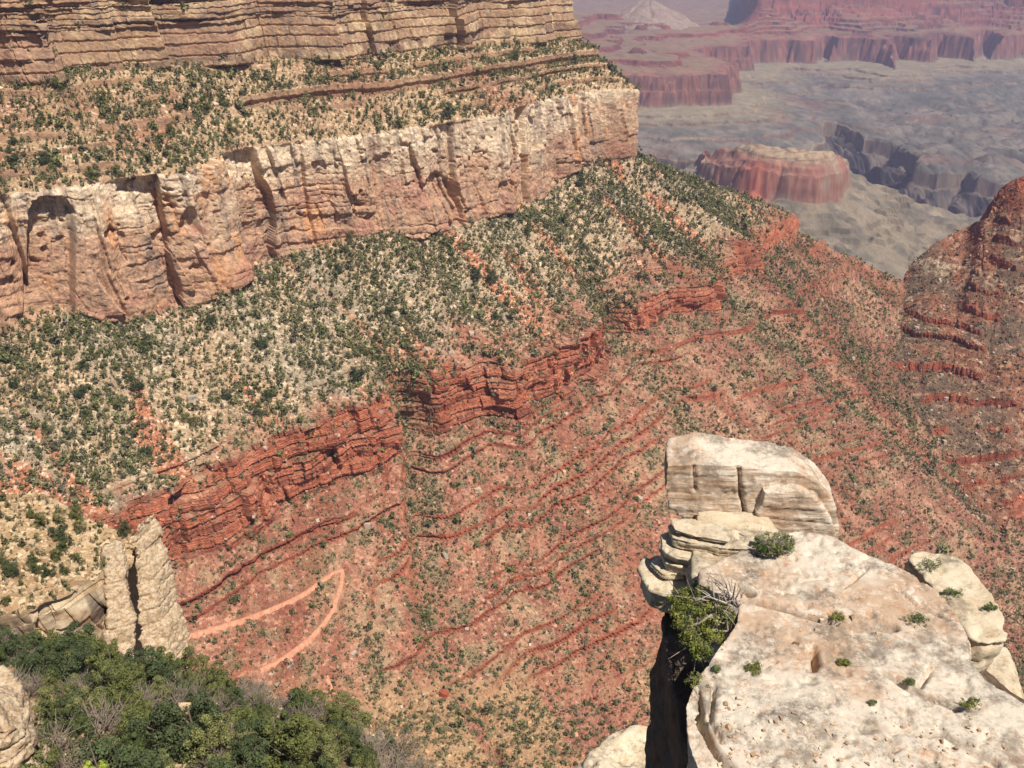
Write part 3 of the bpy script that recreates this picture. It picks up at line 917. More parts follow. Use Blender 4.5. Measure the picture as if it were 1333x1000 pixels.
s0 = [(-260, 585, 285), (-120, 620, 272), (0, 642, 262), (40, 640, 259), (75, 652, 255), (110, 672, 250), (150, 687, 245), (176, 690, 240)]
s1 = [(-260, 690, 240), (-120, 700, 236), (0, 720, 232), (40, 722, 232), (75, 724, 232), (110, 726, 232), (150, 724, 234), (172, 728, 236)]
s2 = [(-260, 810, 214), (-120, 812, 213), (0, 808, 213), (35, 796, 214), (75, 780, 216), (110, 762, 220), (145, 744, 226), (166, 736, 231)]
s3 = [(-260, 850, 218), (-120, 852, 218), (0, 850, 218), (35, 850, 221), (78, 852, 225), (112, 856, 230), (140, 856, 238), (160, 856, 243)]
s4 = [(-260, 1000, 240), (-120, 1000, 240), (0, 1000, 240), (35, 1000, 243), (78, 1000, 247), (112, 1000, 252), (140, 1000, 258), (160, 1000, 262)]
PS, VS_ = sheet_d([drop(s0, 60, 110), drop(s0, 10, 16), s0, s1, s2, s3, s4], 760, 520)
off = np.zeros(VS_.shape)
ss = PS[..., 0] * 0.9 + PS[..., 1] * 0.3
zS = PS[..., 2]
kS, fS = bed_of(zS + 1.2 * fbm(ss / 25, zS / 9, 401, 3) + 0.10 * PS[..., 0], bed_table(-60, -420, 1.6, 4.2, 402))
clS = sstep(4.0, 4.25, VS_)
idS, djS = blocks(ss + 2 * fbm(zS / 8, ss / 8, 403, 2), np.zeros(kS.shape, int), 7, 7, 404)
h_ = ray(100, 800)
h_ = h_[:2] / np.hypot(*h_[:2])
ftS, _, dfS = facets(ss + 2 * fbm(zS / 8, ss / 8, 417, 2), np.zeros(kS.shape, int), 9, .7, 418)
ft2, _, df2 = facets(ss + .2 * zS, kS // 2, 3.2, .8, 432)
ftS = ftS + ft2 - .5 * sstep(.4, 0, df2)
amt = clS * (.32 * (2.0 * ftS + 2.6 * fbm(ss / 14, zS / 11, 419, 4) - 1.4 * sstep(.8, 0, dfS) + (rnd1(idS, 405) - 0.5) * 7 + (rnd1(kS * 13 + idS, 406) - 0.5) * 1.6 - 1.4 * sstep(0.9, 0, djS) + 2.2 * fbm(ss / 9, zS / 7, 407, 4)) + .4) + (1 - clS) * 2.0 * fbm(ss / 14, PS[..., 1] / 14, 408, 3)
amt += (sstep(1.9, 2.1, VS_) * (1 - clS)) * sstep(0.05, 0.3, fbm(ss / 18, zS / 14, 409, 3)) * ((rnd1(kS, 410) - .3) * 2.6 - 0.8 * sstep(.75, 1, fS))
PS[..., 0] -= h_[0] * amt - 0.5 * clS * fbm(zS / 5, ss / 5, 411, 3)
PS[..., 1] -= h_[1] * amt
PS[..., 2] += (1 - clS) * (0.5 * fbm(PS[..., 0] / 2.5, PS[..., 1] / 2.5, 412, 4) + 1.5 * fbm(PS[..., 0] / 11, PS[..., 1] / 11, 413, 3) * sstep(2.05, 2.6, VS_))
n1 = fbm(PS[..., 0] / 7, PS[..., 1] / 7 + zS / 5, 414, 4)
n2 = fbm(PS[..., 0] / 1.3, PS[..., 1] / 1.3 + zS / 1.3, 415, 4)
NS_ = np.cross(np.gradient(PS, axis=0), np.gradient(PS, axis=1))
areaS = np.linalg.norm(NS_, axis=2)
stS = 1 - sstep(0.4, 0.75, abs(NS_[..., 2]) / (areaS + 1e-9))
cS = mix(col(188, 156, 118), col(158, 126, 92), sstep(-.2, .4, n1))
cS = mix(cS, col(206, 184, 150), 0.7 * sstep(.1, .4, n2))
cS = mix(cS, col(206, 182, 148), stS * 0.7)
cc = mix(col(224, 202, 168), col(186, 152, 118), sstep(-.1, .5, n1 + .3 * n2))
cc = mix(cc, col(122, 106, 92), .8 * sstep(.05, .45, fbm(ss / 2, zS / 16, 416, 3)))
cS = mix(cS, cc, clS)
cS = cS * (1 + .25 * (rng.random(VS_.shape) - .5)[..., None]) * (1 + .15 * n2[..., None])
M_NEAR = mat_col("near_rock_and_soil", 1.6, 0.25, bump=0.6, bscale=2.5, dist=0.25)
o = mesh_from("rocky_spur", PS.reshape(-1, 3), grid_faces(*VS_.shape), M_NEAR, cS.reshape(-1, 3))
tag(o, "tan rocky spur with scattered junipers and a white cliff at its foot", "spur", kind="structure")

f0 = [(-260, 846, 178), (-100, 842, 168), (0, 848, 160), (100, 858, 152), (225, 884, 138), (340, 912, 126), (430, 934, 116), (500, 972, 106), (570, 1024, 96), (640, 1100, 86)]
f1 = [(-260, 905, 138), (-100, 905, 128), (0, 910, 120), (100, 915, 114), (225, 930, 108), (340, 952, 102), (430, 978, 96), (500, 1010, 92), (570, 1060, 86), (640, 1130, 78)]
f2 = [(-260, 1000, 96), (-100, 1000, 90), (0, 1000, 86), (100, 1005, 82), (225, 1010, 79), (340, 1020, 77), (430, 1040, 75), (500, 1070, 73), (570, 1110, 70), (640, 1180, 66)]
f3 = [(-260, 1250, 62), (-100, 1250, 58), (0, 1250, 56), (100, 1250, 54), (225, 1250, 52), (340, 1260, 51), (430, 1270, 50), (500, 1280, 50), (570, 1300, 49), (640, 1330, 48)]
PN, VN = sheet_d([drop(f0, 70, 170), drop(f0, 8, 9), f0, f1, f2, f3], 420, 420)
PN[..., 2] += 1.6 * fbm(PN[..., 0] / 12, PN[..., 1] / 12, 420, 3) + 0.5 * fbm(PN[..., 0] / 2.5, PN[..., 1] / 2.5, 421, 4)
n1 = fbm(PN[..., 0] / 8, PN[..., 1] / 8, 422, 4)
n2 = fbm(PN[..., 0] / 1.2, PN[..., 1] / 1.2, 423, 4)
cN = mix(col(192, 156, 116), col(168, 128, 92), sstep(-.2, .4, n1))
cN = mix(cN, col(214, 188, 150), .6 * sstep(.1, .4, n2))
cN = mix(cN, col(120, 108, 84), .6 * sstep(.0, .4, fbm(PN[..., 0] / 4, PN[..., 1] / 4, 424, 3)))
cN = cN * (1 + .25 * (rng.random(VN.shape) - .5)[..., None])
o = mesh_from("near_slope", PN.reshape(-1, 3), grid_faces(*VN.shape), M_NEAR, cN.reshape(-1, 3))
tag(o, "near sandy slope under the thick junipers in the lower corner", "slope", kind="structure")

# ------------------------------------------------------------------ far trees, shrubs and rubble (too many to count)
def scatter(Pg, dens, n, seed):
    r = np.random.default_rng(seed)
    dU, dV = np.diff(Pg, axis=1)[:-1], np.diff(Pg, axis=0)[:, :-1]
    ar = np.linalg.norm(np.cross(dU, dV), axis=2)
    w = (ar * dens[:-1, :-1]).ravel()
    idx = r.choice(w.size, n, p=w / w.sum())
    i, j = idx // (Pg.shape[1] - 1), idx % (Pg.shape[1] - 1)
    a, b = r.random(n)[:, None], r.random(n)[:, None]
    return Pg[i, j] * (1 - a) * (1 - b) + Pg[i + 1, j] * a * (1 - b) + Pg[i, j + 1] * (1 - a) * b + Pg[i + 1, j + 1] * a * b, i, j


def in_frame(Q, m=25):
    x, y, f = proj(Q)
    return (x > -m) & (x < 1333 + m) & (y > -m) & (y < 1000 + m) & (f > 1)


def leaf_cloud(Q, hgt, wid, ntri, size, colr, seed, lobes=5, core=0.35):
    """loose crowns: small triangles spread over a few lobes of each plant"""
    r = np.random.default_rng(seed)
    n = len(Q)
    lob = r.normal(0, 1, (n, lobes, 3)) * [0.21, 0.21, 0.22] + [0, 0, 0.52]
    lob[..., 2] = np.clip(lob[..., 2], 0.18, 0.92)
    taper = 1.25 - 0.75 * lob[..., 2:3]
    lob[..., :2] *= taper
    li = r.integers(0, lobes, (n, ntri))
    c = np.take_along_axis(lob, li[..., None].repeat(3, 2), 1)
    d = r.normal(0, 1, (n, ntri, 3))
    d /= np.linalg.norm(d, axis=2, keepdims=True)
    c = c + d * (0.17 + core * 0.12 * r.random((n, ntri, 1)))
    c[..., 2] = np.maximum(c[..., 2], 0.03)
    S3 = np.stack([wid, wid, hgt], -1)[:, None]
    c = c * S3 + Q[:, None]
    t = r.normal(0, 1, (n, ntri, 3, 3))
    # faces look mostly outwards from the lobe
    t -= (t * d[:, :, None]).sum(-1, keepdims=True) * d[:, :, None] * 0.6
    t /= np.linalg.norm(t, axis=3, keepdims=True)
    Vt = c[:, :, None] + t * (size * np.minimum(wid, hgt))[:, None, None, None] * r.uniform(0.7, 1.3, (n, ntri, 1, 1))
    cc = colr[:, None] * r.uniform(0.72, 1.3, (n, ntri, 1))
    cc = np.repeat(cc.reshape(-1, 3), 3, 0)
    return Vt.reshape(-1, 3), np.arange(n * ntri * 3).reshape(-1, 3), cc


GREEN = [col(106, 108, 66, .92), col(118, 118, 74, .92), col(94, 98, 62, .92), col(130, 124, 90, .92), col(106, 102, 76, .92)]


def green(n, seed, pal=None):
    r = np.random.default_rng(seed)
    pal = np.array(pal if pal is not None else GREEN)
    return pal[r.integers(0, len(pal), n)] * r.uniform(.8, 1.2, (n, 1))


clump = fbm(wX / 26, Z / 18, 500, 3)
den = np.zeros_like(Z)
den += band(2.0, 3.0, .04) * (1.25 + 1.6 * sstep(-0.1, .4, clump)) * (1 - .75 * steep) * np.interp(S / 100, [0, 5, 7, 9], [1.35, 1.0, .8, 1.0])
den += band(4.0, 5.0, .05) * (1.2 + 1.7 * sstep(0, .45, clump) + 2.0 * gul) * (1 - .6 * steep) * (1 - .6 * tS)
den += band(5.9, 7.0, .1) * (.34 + .7 * sstep(.1, .5, clump) + .9 * rid2) * (1 - .8 * steep) * np.interp(S / 100, [0, 6, 9], [1, 1, 1.4])
den += sstep(6.9, 7.2, V) * 1.2 * (1 - sstep(9.0, 9.3, S / 100))
den += 2.6 * dr * band(4.7, 6.95, .2)
den += band(0.9, 1.98, .1) * .22 * (1 - steep) + band(5.0, 5.9, .1) * .18
den += sstep(.7, .4, V) * 1.0
den += band(4.0, 4.25, .05) * .8
den *= (S < 1010) * (1 - .9 * sstep(.1, .5, CLF))
Qt, ti, tj = scatter(P, den, 72000, 600)
k = in_frame(Qt)
Qt, ti, tj = Qt[k], ti[k], tj[k]
vT = V[ti, tj]
low = sstep(5, 6, vT)
r_ = np.random.default_rng(601)
hT = r_.lognormal(1.16, .47, len(Qt)) * (1 - .36 * low)
wT = hT * r_.uniform(.48, .82, len(Qt)) * (1 + .25 * low)
TRL = [(226, 833), (262, 823), (300, 812), (335, 800), (370, 786), (400, 770), (422, 754), (438, 744), (446, 742), (445, 752), (441, 770), (432, 795), (412, 822), (388, 843), (360, 862), (336, 874)]
gx_, gy_, _ = proj(P)
near_trail = np.zeros(Z.shape)
sel = (gx_ > 200) & (gx_ < 470) & (gy_ > 720) & (gy_ < 900) & (V > 5.5)
dd_ = np.full(sel.sum(), 99.)
ax_, ay_ = gx_[sel], gy_[sel]
for (x0, y0), (x1, y1) in zip(TRL[:-1], TRL[1:]):
    t_ = np.clip(((ax_ - x0) * (x1 - x0) + (ay_ - y0) * (y1 - y0)) / ((x1 - x0) ** 2 + (y1 - y0) ** 2), 0, 1)
    dd_ = np.minimum(dd_, np.hypot(ax_ - x0 - t_ * (x1 - x0), ay_ - y0 - t_ * (y1 - y0)))
near_trail[sel] = dd_ < 6
# the trees that show largest become things of their own; the rest is one mass
k = near_trail[ti, tj] < .5
Qt, ti, tj, hT, wT = Qt[k], ti[k], tj[k], hT[k], wT[k]
size_px = hT / np.linalg.norm(Qt, axis=1)
order = np.argsort(-size_px)
vis = np.ones(len(Qt), bool)
x_, y_, _ = proj(Qt)
vis &= ~((x_ < 225) & (y_ > 640)) & ~((x_ > 850) & (y_ > 560)) & (y_ < 800 + 0.30 * np.clip(x_, 0, 560)) & (x_ > 4) & (x_ < 1329) & (y_ > 4)
single = [i for i in order if vis[i] and x_[i] > 8][:60]
rest = np.ones(len(Qt), bool)
rest[single] = False
Vt, Ft, Ct = leaf_cloud(Qt[rest], hT[rest], wT[rest], 30, .34, green(rest.sum(), 602), 603, 4)
o = mesh_from("distant_trees", Vt, Ft, M_LEAF, Ct)
tag(o, "small dark green pinyons and junipers dotted over the canyon slopes", "trees", kind="stuff")
far_single = [(Qt[i], hT[i], wT[i]) for i in single]

den2 = band(2, 3, .05) * .7 + band(4, 5, .05) * 1.1 + band(5.9, 7, .1) * (1.0 + .8 * sstep(0, .4, clump)) + sstep(6.9, 7.2, V) * 1.4 + band(5, 6, .05) * .25
den2 *= (1 - .9 * sstep(.1, .5, CLF)) * (1 - near_trail) * (1 - .7 * steep) * (S < 1010) * (.35 + 1.6 * sstep(-.05, .3, fbm(P[..., 0] / 9, P[..., 1] / 9, 155, 4)))
Qs, si, sj = scatter(P, den2, 80000, 610)
k = in_frame(Qs)
Qs = Qs[k]
r_ = np.random.default_rng(611)
QsR, ri, rj = scatter(PR, (VR > 1) * (VR < 2.02 + 1.9 * (gorge[None] < .1)) * (.6 + 1.2 * sstep(0, .4, n_ if (n_ := fbm(PR[..., 0] / 30, PR[..., 1] / 30, 612, 3)) is not None else 0)) * (1 - .7 * stR), 11000, 613)
QsR = QsR[in_frame(QsR)]
pal2 = [col(122, 116, 84, .85), col(104, 104, 70, .85), col(142, 130, 100, .85), col(94, 94, 64, .85)]
hs = np.concatenate([r_.lognormal(.42, .42, len(Qs)), r_.lognormal(.75, .42, len(QsR))])
Qa = np.concatenate([Qs, QsR])
Vt, Ft, Ct = leaf_cloud(Qa, hs, hs * r_.uniform(.9, 1.5, len(Qa)), 9, .42, green(len(Qa), 614, pal2), 615, 3)
o = mesh_from("slope_scrub", Vt, Ft, M_LEAF, Ct)
tag(o, "low grey-green scrub scattered over the tan and red slopes", "scrub", kind="stuff")

OCT = np.array([[1, 0, 0], [-1, 0, 0], [0, 1, 0], [0, -1, 0], [0, 0, 1], [0, 0, -1]], float)
CUBE = np.array([[x, y, z] for z in (-1, 1) for (x, y) in ((-1, -1), (1, -1), (1, 1), (-1, 1))], float)
CF = np.array([[3, 2, 1, 0], [4, 5, 6, 7], [0, 1, 5, 4], [1, 2, 6, 5], [2, 3, 7, 6], [3, 0, 4, 7]])


def stones(Q, size, colr, seed):
    r = np.random.default_rng(seed)
    n = len(Q)
    B = CUBE[None] * r.uniform(.45, 1.0, (n, 1, 3)) + r.normal(0, .16, (n, 8, 3))
    a = r.uniform(0, 6.28, n)
    t = r.normal(0, .35, n)
    ca, sa, ct, st = np.cos(a), np.sin(a), np.cos(t), np.sin(t)
    x, y, z = B[..., 0], B[..., 1] * ct[:, None] - B[..., 2] * st[:, None], B[..., 1] * st[:, None] + B[..., 2] * ct[:, None]
    x, y = x * ca[:, None] - y * sa[:, None], x * sa[:, None] + y * ca[:, None]
    Vq = np.stack([x, y, z], -1) * (size * .5)[:, None, None] + Q[:, None]
    F = (np.arange(n)[:, None, None] * 8 + CF[None]).reshape(-1, 4)
    return Vq.reshape(-1, 3), F, np.repeat(colr, 8, 0)


den3 = (band(2, 3, .05) * .5 + band(4, 5, .05) * (1 + 1.3 * sstep(0, .4, fbm(wX / 30, Z / 30, 620, 3))) + band(5, 7, .1) * .8 + sstep(6.9, 7.1, V) * .5) * (1 - .6 * steep) * (S < 1010)
Qb, bi, bj = scatter(P, den3 * (1 - near_trail) * (1 - .8 * sstep(.1, .5, CLF)), 80000, 621)
kk = in_frame(Qb)
Qb, bi, bj = Qb[kk], bi[kk], bj[kk]
Qb2, ci, cj = scatter(PR, ((VR > 1) & (VR < 2.05 + 1.9 * (gorge[None] < .1))) * 1.0, 20000, 622)
kk = in_frame(Qb2)
Qb2, ci, cj = Qb2[kk], ci[kk], cj[kk]
r_ = np.random.default_rng(623)
cb = np.concatenate([Ccol[bi, bj], cR[ci, cj]]) * r_.uniform(.75, 1.5, (len(Qb) + len(Qb2), 1))
pale = r_.random(len(cb)) < .14
cb[pale] = cb[pale] * .45 + col(214, 200, 180) * .55
sz = np.minimum(r_.lognormal(.05, .55, len(cb)), 5.5)
sz[len(Qb):] *= 1.35
Vt, Ft, Ct = stones(np.concatenate([Qb, Qb2]), sz, cb, 624)
o = mesh_from("slope_rubble", Vt, Ft, M_STONE, Ct)
tag(o, "pale and red broken stones littering the canyon slopes", "rubble", kind="stuff")

# ------------------------------------------------------------------ trees near enough to be seen singly
def tube(Pk, rk, n=6):
    Pk, rk = np.array(Pk, float), np.array(rk, float)
    T = np.gradient(Pk, axis=0)
    T /= np.linalg.norm(T, axis=1, keepdims=True) + 1e-9
    A = np.cross(T, [0.31, 0.2, 0.93])
    A /= np.linalg.norm(A, axis=1, keepdims=True) + 1e-9
    Bq = np.cross(T, A)
    a = np.linspace(0, 2 * math.pi, n, endpoint=False)
    Vq = Pk[:, None] + rk[:, None, None] * (np.cos(a)[None, :, None] * A[:, None] + np.sin(a)[None, :, None] * Bq[:, None])
    F = []
    for i in range(len(Pk) - 1):
        for j in range(n):
            F.append((i * n + j, i * n + (j + 1) % n, (i + 1) * n + (j + 1) % n, (i + 1) * n + j))
    return Vq.reshape(-1, 3), np.array(F)


def join(lst):
    Vq, Fq, o_ = [], [], 0
    for a, f in lst:
        Vq.append(a)
        Fq.append(f + o_)
        o_ += len(a)
    return np.concatenate(Vq), np.concatenate(Fq)


def limbs(seed, h, spread, n, r0, gnarl=.10, up=.5):
    r = np.random.default_rng(seed)
    q = np.array([[0, 0, -.15], [r.normal(0, gnarl), r.normal(0, gnarl), .22], [r.normal(0, gnarl), r.normal(0, gnarl), .5], [r.normal(0, gnarl), r.normal(0, gnarl), .86]]) * [spread, spread, h]
    out = [tube(q, [r0, r0 * .8, r0 * .55, r0 * .15], 7)]
    for i in range(n):
        t = r.uniform(.15, .75)
        b = np.array([np.interp(t, [0, .33, .66, 1], q[:, k]) for k in range(3)])
        a = r.uniform(0, 6.28)
        L = spread * r.uniform(.55, .95) * (1.15 - .6 * t)
        e = b + np.array([math.cos(a) * L, math.sin(a) * L, h * up * r.uniform(.15, .45)])
        m = (b + e) / 2 + r.normal(0, .08, 3) * spread
        out.append(tube([b, m, e], [r0 * .42, r0 * .28, r0 * .08], 5))
    return join(out)


def crown(seed, h, w, nl, per, leaf, shape='round', lo=.12):
    r = np.random.default_rng(seed)
    c = []
    while len(c) < nl:
        p = r.uniform(-1, 1, 3)
        t = (p[2] + 1) / 2
        rad = (1 - t) ** .7 * 1.05 + .08 if shape == 'cone' else math.sqrt(max(0.02, 1 - (2 * t - .85) ** 2 / 1.4))
        if math.hypot(p[0], p[1]) < rad * r.uniform(.75, 1.1):
            c.append([p[0] * .86, p[1] * .86, lo + (.93 - lo) * t])
    c = np.array(c)
    rl = r.uniform(.17, .34, nl) * (1.15 - .5 * c[:, 2])
    li = r.integers(0, nl, nl * per)
    d = r.normal(0, 1, (nl * per, 3))
    d[:, 2] += .25
    d /= np.linalg.norm(d, axis=1, keepdims=True)
    q = c[li] * [w, w, h] + d * (rl[li] * w)[:, None] * r.uniform(.7, 1.08, (nl * per, 1))
    q[:, 2] = np.maximum(q[:, 2], .05 * h)
    a = r.normal(0, 1, (nl * per, 3))
    a -= (a * d).sum(1, keepdims=True) * d * .7
    a /= np.linalg.norm(a, axis=1, keepdims=True)
    b = np.cross(a, d)
    b += d * r.normal(0, .5, (nl * per, 1))
    s = leaf * r.uniform(.6, 1.35, (nl * per, 1))
    Vq = np.stack([q - a * s, q - b * s * .6, q + a * s, q + b * s * .6], 1)
    tone = r.uniform(.82, 1.2, nl)[li] * r.uniform(.75, 1.28, nl * per)
    return Vq.reshape(-1, 3), np.arange(nl * per * 4).reshape(-1, 4), np.repeat(tone, 4)


def bark_mesh(name, V_, F_, c, seed):
    r = np.random.default_rng(seed)
    return mesh_from(name, V_, F_, M_BARK, np.array(c)[None] * r.uniform(.8, 1.2, (len(V_), 1)), smooth=True, link=False)


def leafy(name, V_, F_, tone, c):
    return mesh_from(name, V_, F_, M_LEAF, np.array(c)[None] * tone[:, None], link=False)


def empty(name, loc, rz=0.0, s=1.0):
    o = bpy.data.objects.new(name, None)
    scene.collection.objects.link(o)
    o.location = loc
    o.rotation_euler = (0, 0, rz)
    o.scale = (s, s, s)
    o.empty_display_size = .2
    return o


def adopt(o, parent, name=None):
    c = o.copy()
    if name:
        c.name = name
    scene.collection.objects.link(c)
    c.parent = parent
    return c


GJ = [col(104, 108, 60, .8), col(84, 94, 54, .8), col(124, 124, 76, .8), col(80, 90, 58, .8)]
protoJ = []
for q in range(10):
    hh = 1.0
    sh = 'cone' if q % 5 in (1, 4) else 'round'
    w_ = .42 if sh == 'round' else .34
    Vc, Fc, tc = crown(700 + q, hh, w_, 26 + 4 * (q % 4), 190, .0155, sh, .10)
    Vl, Fl = limbs(720 + q, hh * .85, w_ * .9, 7, .035)
    protoJ.append((leafy("crown", Vc, Fc, tc, GJ[q % 4]), bark_mesh("trunk", Vl, Fl, col(128, 112, 98, .7), q), 'tapering' if sh == 'cone' else 'rounded', 'dark green' if q % 4 in (1, 3) else 'olive green'))

rj_ = np.random.default_rng(740)


def pick(Pg, dens, n, dmin, seed, tries=40):
    Q, i, j = scatter(Pg, dens, n * tries, seed)
    keep = []
    for a in range(len(Q)):
        if len(keep) >= n:
            break
        if all((Q[a, 0] - Q[b, 0]) ** 2 + (Q[a, 1] - Q[b, 1]) ** 2 > dmin * dmin for b in keep):
            keep.append(a)
    return Q[keep]


xN, yN, _ = proj(PN)
gap = sstep(-.05, .22, fbm(PN[..., 0] / 9, PN[..., 1] / 9, 741, 3))
path = np.exp(-((xN - (215 + (yN - 900) * .28)) / 16) ** 2) * (yN > 930)
thick = sstep(520, 380, xN) * .45 + .55
dN = (VN > 2.0) * (VN < 4.5) * (xN > -40) * (xN < 640) * (yN < 1075) * (1 - .9 * gap) * (1 - path) * thick * (1 - .9 * ((xN < 60) & (yN > 880) & (yN < 975)))
spots = pick(PN, dN, 165, 2.3, 742)
for q, s in enumerate(spots):
    cr_, tr_, shp, cl_ = protoJ[int(rj_.integers(0, 10))]
    hh = float(np.clip(rj_.lognormal(1.38, .36), 1.8, 7.2))
    if proj(s)[0] > 400:
        hh = min(hh, 4.4)
    x, y, _ = proj(s)
    x, y = float(x), float(y)
    if y > 985:
        place = "cut by the bottom frame"
    elif y < 872 + max(0, x - 120) * .16:
        place = "at the near slope's edge under white cliff" if x < 225 else "at the near slope's edge against red ground"
    elif x < 110:
        place = "beside the tan corner crag"
    elif x > 420:
        place = "on the near slope's sandy end"
    else:
        place = "in the thicket on the near slope"
    t = empty("juniper_tree", s, float(rj_.uniform(0, 6.28)), hh)
    tag(t, f"{'tall' if hh > 5.4 else 'low' if hh < 4.4 else 'mid-sized'} {cl_} {shp} juniper {place}", "tree", "junipers crowding the near slope")
    adopt(cr_, t)
    adopt(tr_, t)
# bare grey bushes between them
protoB = []
for q in range(4):
    r = np.random.default_rng(760 + q)
    tw = []
    for b_ in range(70):
        a, e = r.uniform(0, 6.28), r.uniform(.35, 1.25)
        L = r.uniform(.6, 1.05)
        d = np.array([math.cos(a) * math.cos(e), math.sin(a) * math.cos(e), math.sin(e)])
        p1 = d * L * .5 + r.normal(0, .05, 3)
        p2 = d * L + r.normal(0, .10, 3)
        tw.append(tube([[0, 0, -.04], p1, p2], [.018, .013, .006], 3))
        for k in range(3):
            p3 = p1 + (p2 - p1) * r.uniform(.1, .9) + r.normal(0, .16, 3)
            tw.append(tube([p1 + (p2 - p1) * r.uniform(0, .5), p3], [.010, .005], 3))
    Vb, Fb = join(tw)
    protoB.append(bark_mesh("bare_bush", Vb, Fb, col(146, 132, 116, .8), 770 + q))
for s in pick(PN, (VN > 2.0) * (VN < 4.3) * (xN > -20) * (xN < 620) * (yN < 1060) * (.4 + gap) * (1 - .8 * path), 72, 1.5, 743):
    o = protoB[int(rj_.integers(0, 4))].copy()
    o.name = "bare_bush"
    scene.collection.objects.link(o)
    o.location = s
    o.rotation_euler = (0, 0, float(rj_.uniform(0, 6.28)))
    hh = float(rj_.uniform(1.5, 3.2))
    o.scale = (hh * 1.2, hh * 1.2, hh)
    x, y, _ = proj(s)
    tag(o, f"leafless grey-mauve bush between junipers on the {'lower sandy end' if x > 400 else 'corner' if x < 120 else 'middle'} of the near slope", "bush", "leafless bushes on the near slope")
xS, yS, _ = proj(PS)
dS = (VS_ > 2.05) * (VS_ < 3.85) * (xS > -20) * (1 - .7 * stS)
for s in pick(PS, dS, 34, 3.4, 744):
    cr_, tr_, shp, cl_ = protoJ[int(rj_.integers(0, 10))]
    hh = float(rj_.choice([1.5, 2.2, 3.2, 4.2, 4.8]) * rj_.uniform(.85, 1.15))
    x, y, _ = proj(s)
    t = empty("juniper_tree", s, float(rj_.uniform(0, 6.28)), hh)
    tag(t, f"{'large' if hh > 3.6 else 'small' if hh < 2.6 else 'mid-sized'} {cl_} {shp} juniper on the tan rocky spur {'near the white fin' if x > 110 else 'by the left edge' if x < 45 else 'above the white cliff'}", "tree", "junipers on the rocky spur")
    adopt(cr_, t)
    adopt(tr_, t)
for (s, hh, w_) in far_single:
    cr_, tr_, shp, cl_ = protoJ[int(rj_.integers(0, 10))]
    x, y, _ = proj(s)
    o = cr_.copy()
    o.name = "pinyon_tree"
    scene.collection.objects.link(o)
    o.location = s
    o.rotation_euler = (0, 0, float(rj_.uniform(0, 6.28)))
    o.scale = (hh * 1.05, hh * 1.05, hh)
    where = "wooded slope above the pale cliff" if s[2] > -180 else "tan scree slope below the pale cliff" if s[2] > -400 else "red slope beside the trail"
    tag(o, f"tall {cl_} {shp} pinyon on the {where}, {'left' if x < 300 else 'middle' if x < 700 else 'right'} part", "tree", "largest pinyons on the canyon wall")

Vt, Ft, Ct = leaf_cloud(*(lambda Q, r: (Q, r.lognormal(-.25, .4, len(Q)), r.lognormal(-.05, .4, len(Q)), 40, .30, green(len(Q), 751, pal2 + [col(150, 140, 116, .8)])))(
    np.concatenate([scatter(PN, (VN > 2) * (VN < 4.6) * 1.0, 700, 745)[0], scatter(PS, (VS_ > 2) * (VS_ < 4) * 1.0, 1100, 746)[0]]), np.random.default_rng(747)), 748, 4)
o = mesh_from("ground_scrub", Vt, Ft, M_LEAF, Ct)
tag(o, "ankle-high grey-green scrub on the near slope and spur", "scrub", kind="stuff")
Qg = np.concatenate([scatter(PN, (VN > 2) * (VN < 4.6) * 1.0, 900, 752)[0], scatter(PS, (VS_ > 2) * (VS_ < 4) * 1.0, 3000, 753)[0]])
r_ = np.random.default_rng(754)
Vt, Ft, Ct = stones(Qg, np.minimum(r_.lognormal(-.6, .55, len(Qg)), 2.0), col(214, 186, 148)[None] * r_.uniform(.75, 1.15, (len(Qg), 1)), 755)
o = mesh_from("loose_rubble", Vt, Ft, M_STONE, Ct)
tag(o, "loose tan stones on the near slope and spur", "rubble", kind="stuff")
# two bright young pines whose tops reach into the lower corner
for q, (a, b, d_, hh, lb) in enumerate([(150, 1092, 66, 7.6, "bright yellow-green pine with a bare leader at the bottom edge"), (18, 1092, 60, 7.0, "bright yellow-green pine top in the bottom corner")]):
    t = empty("pine_tree", at_d(a, b, d_))
    tag(t, lb, "tree")
    Vc, Fc, tc = crown(780 + q, hh, 1.5, 22, 80, .11, 'cone', .3)
    mesh_from("crown", Vc, Fc, M_LEAF, np.array(col(150, 160, 66, .85))[None] * tc[:, None], parent=t)
    Vl, Fl = limbs(784 + q, hh * 1.18, 1.7, 14, .13, .06, .5)
    mesh_from("trunk", Vl, Fl, M_BARK, np.array(col(150, 132, 118, .7))[None] * rng.uniform(.8, 1.2, (len(Vl), 1)), parent=t, smooth=True)

from mathutils.bvhtree import BVHTree
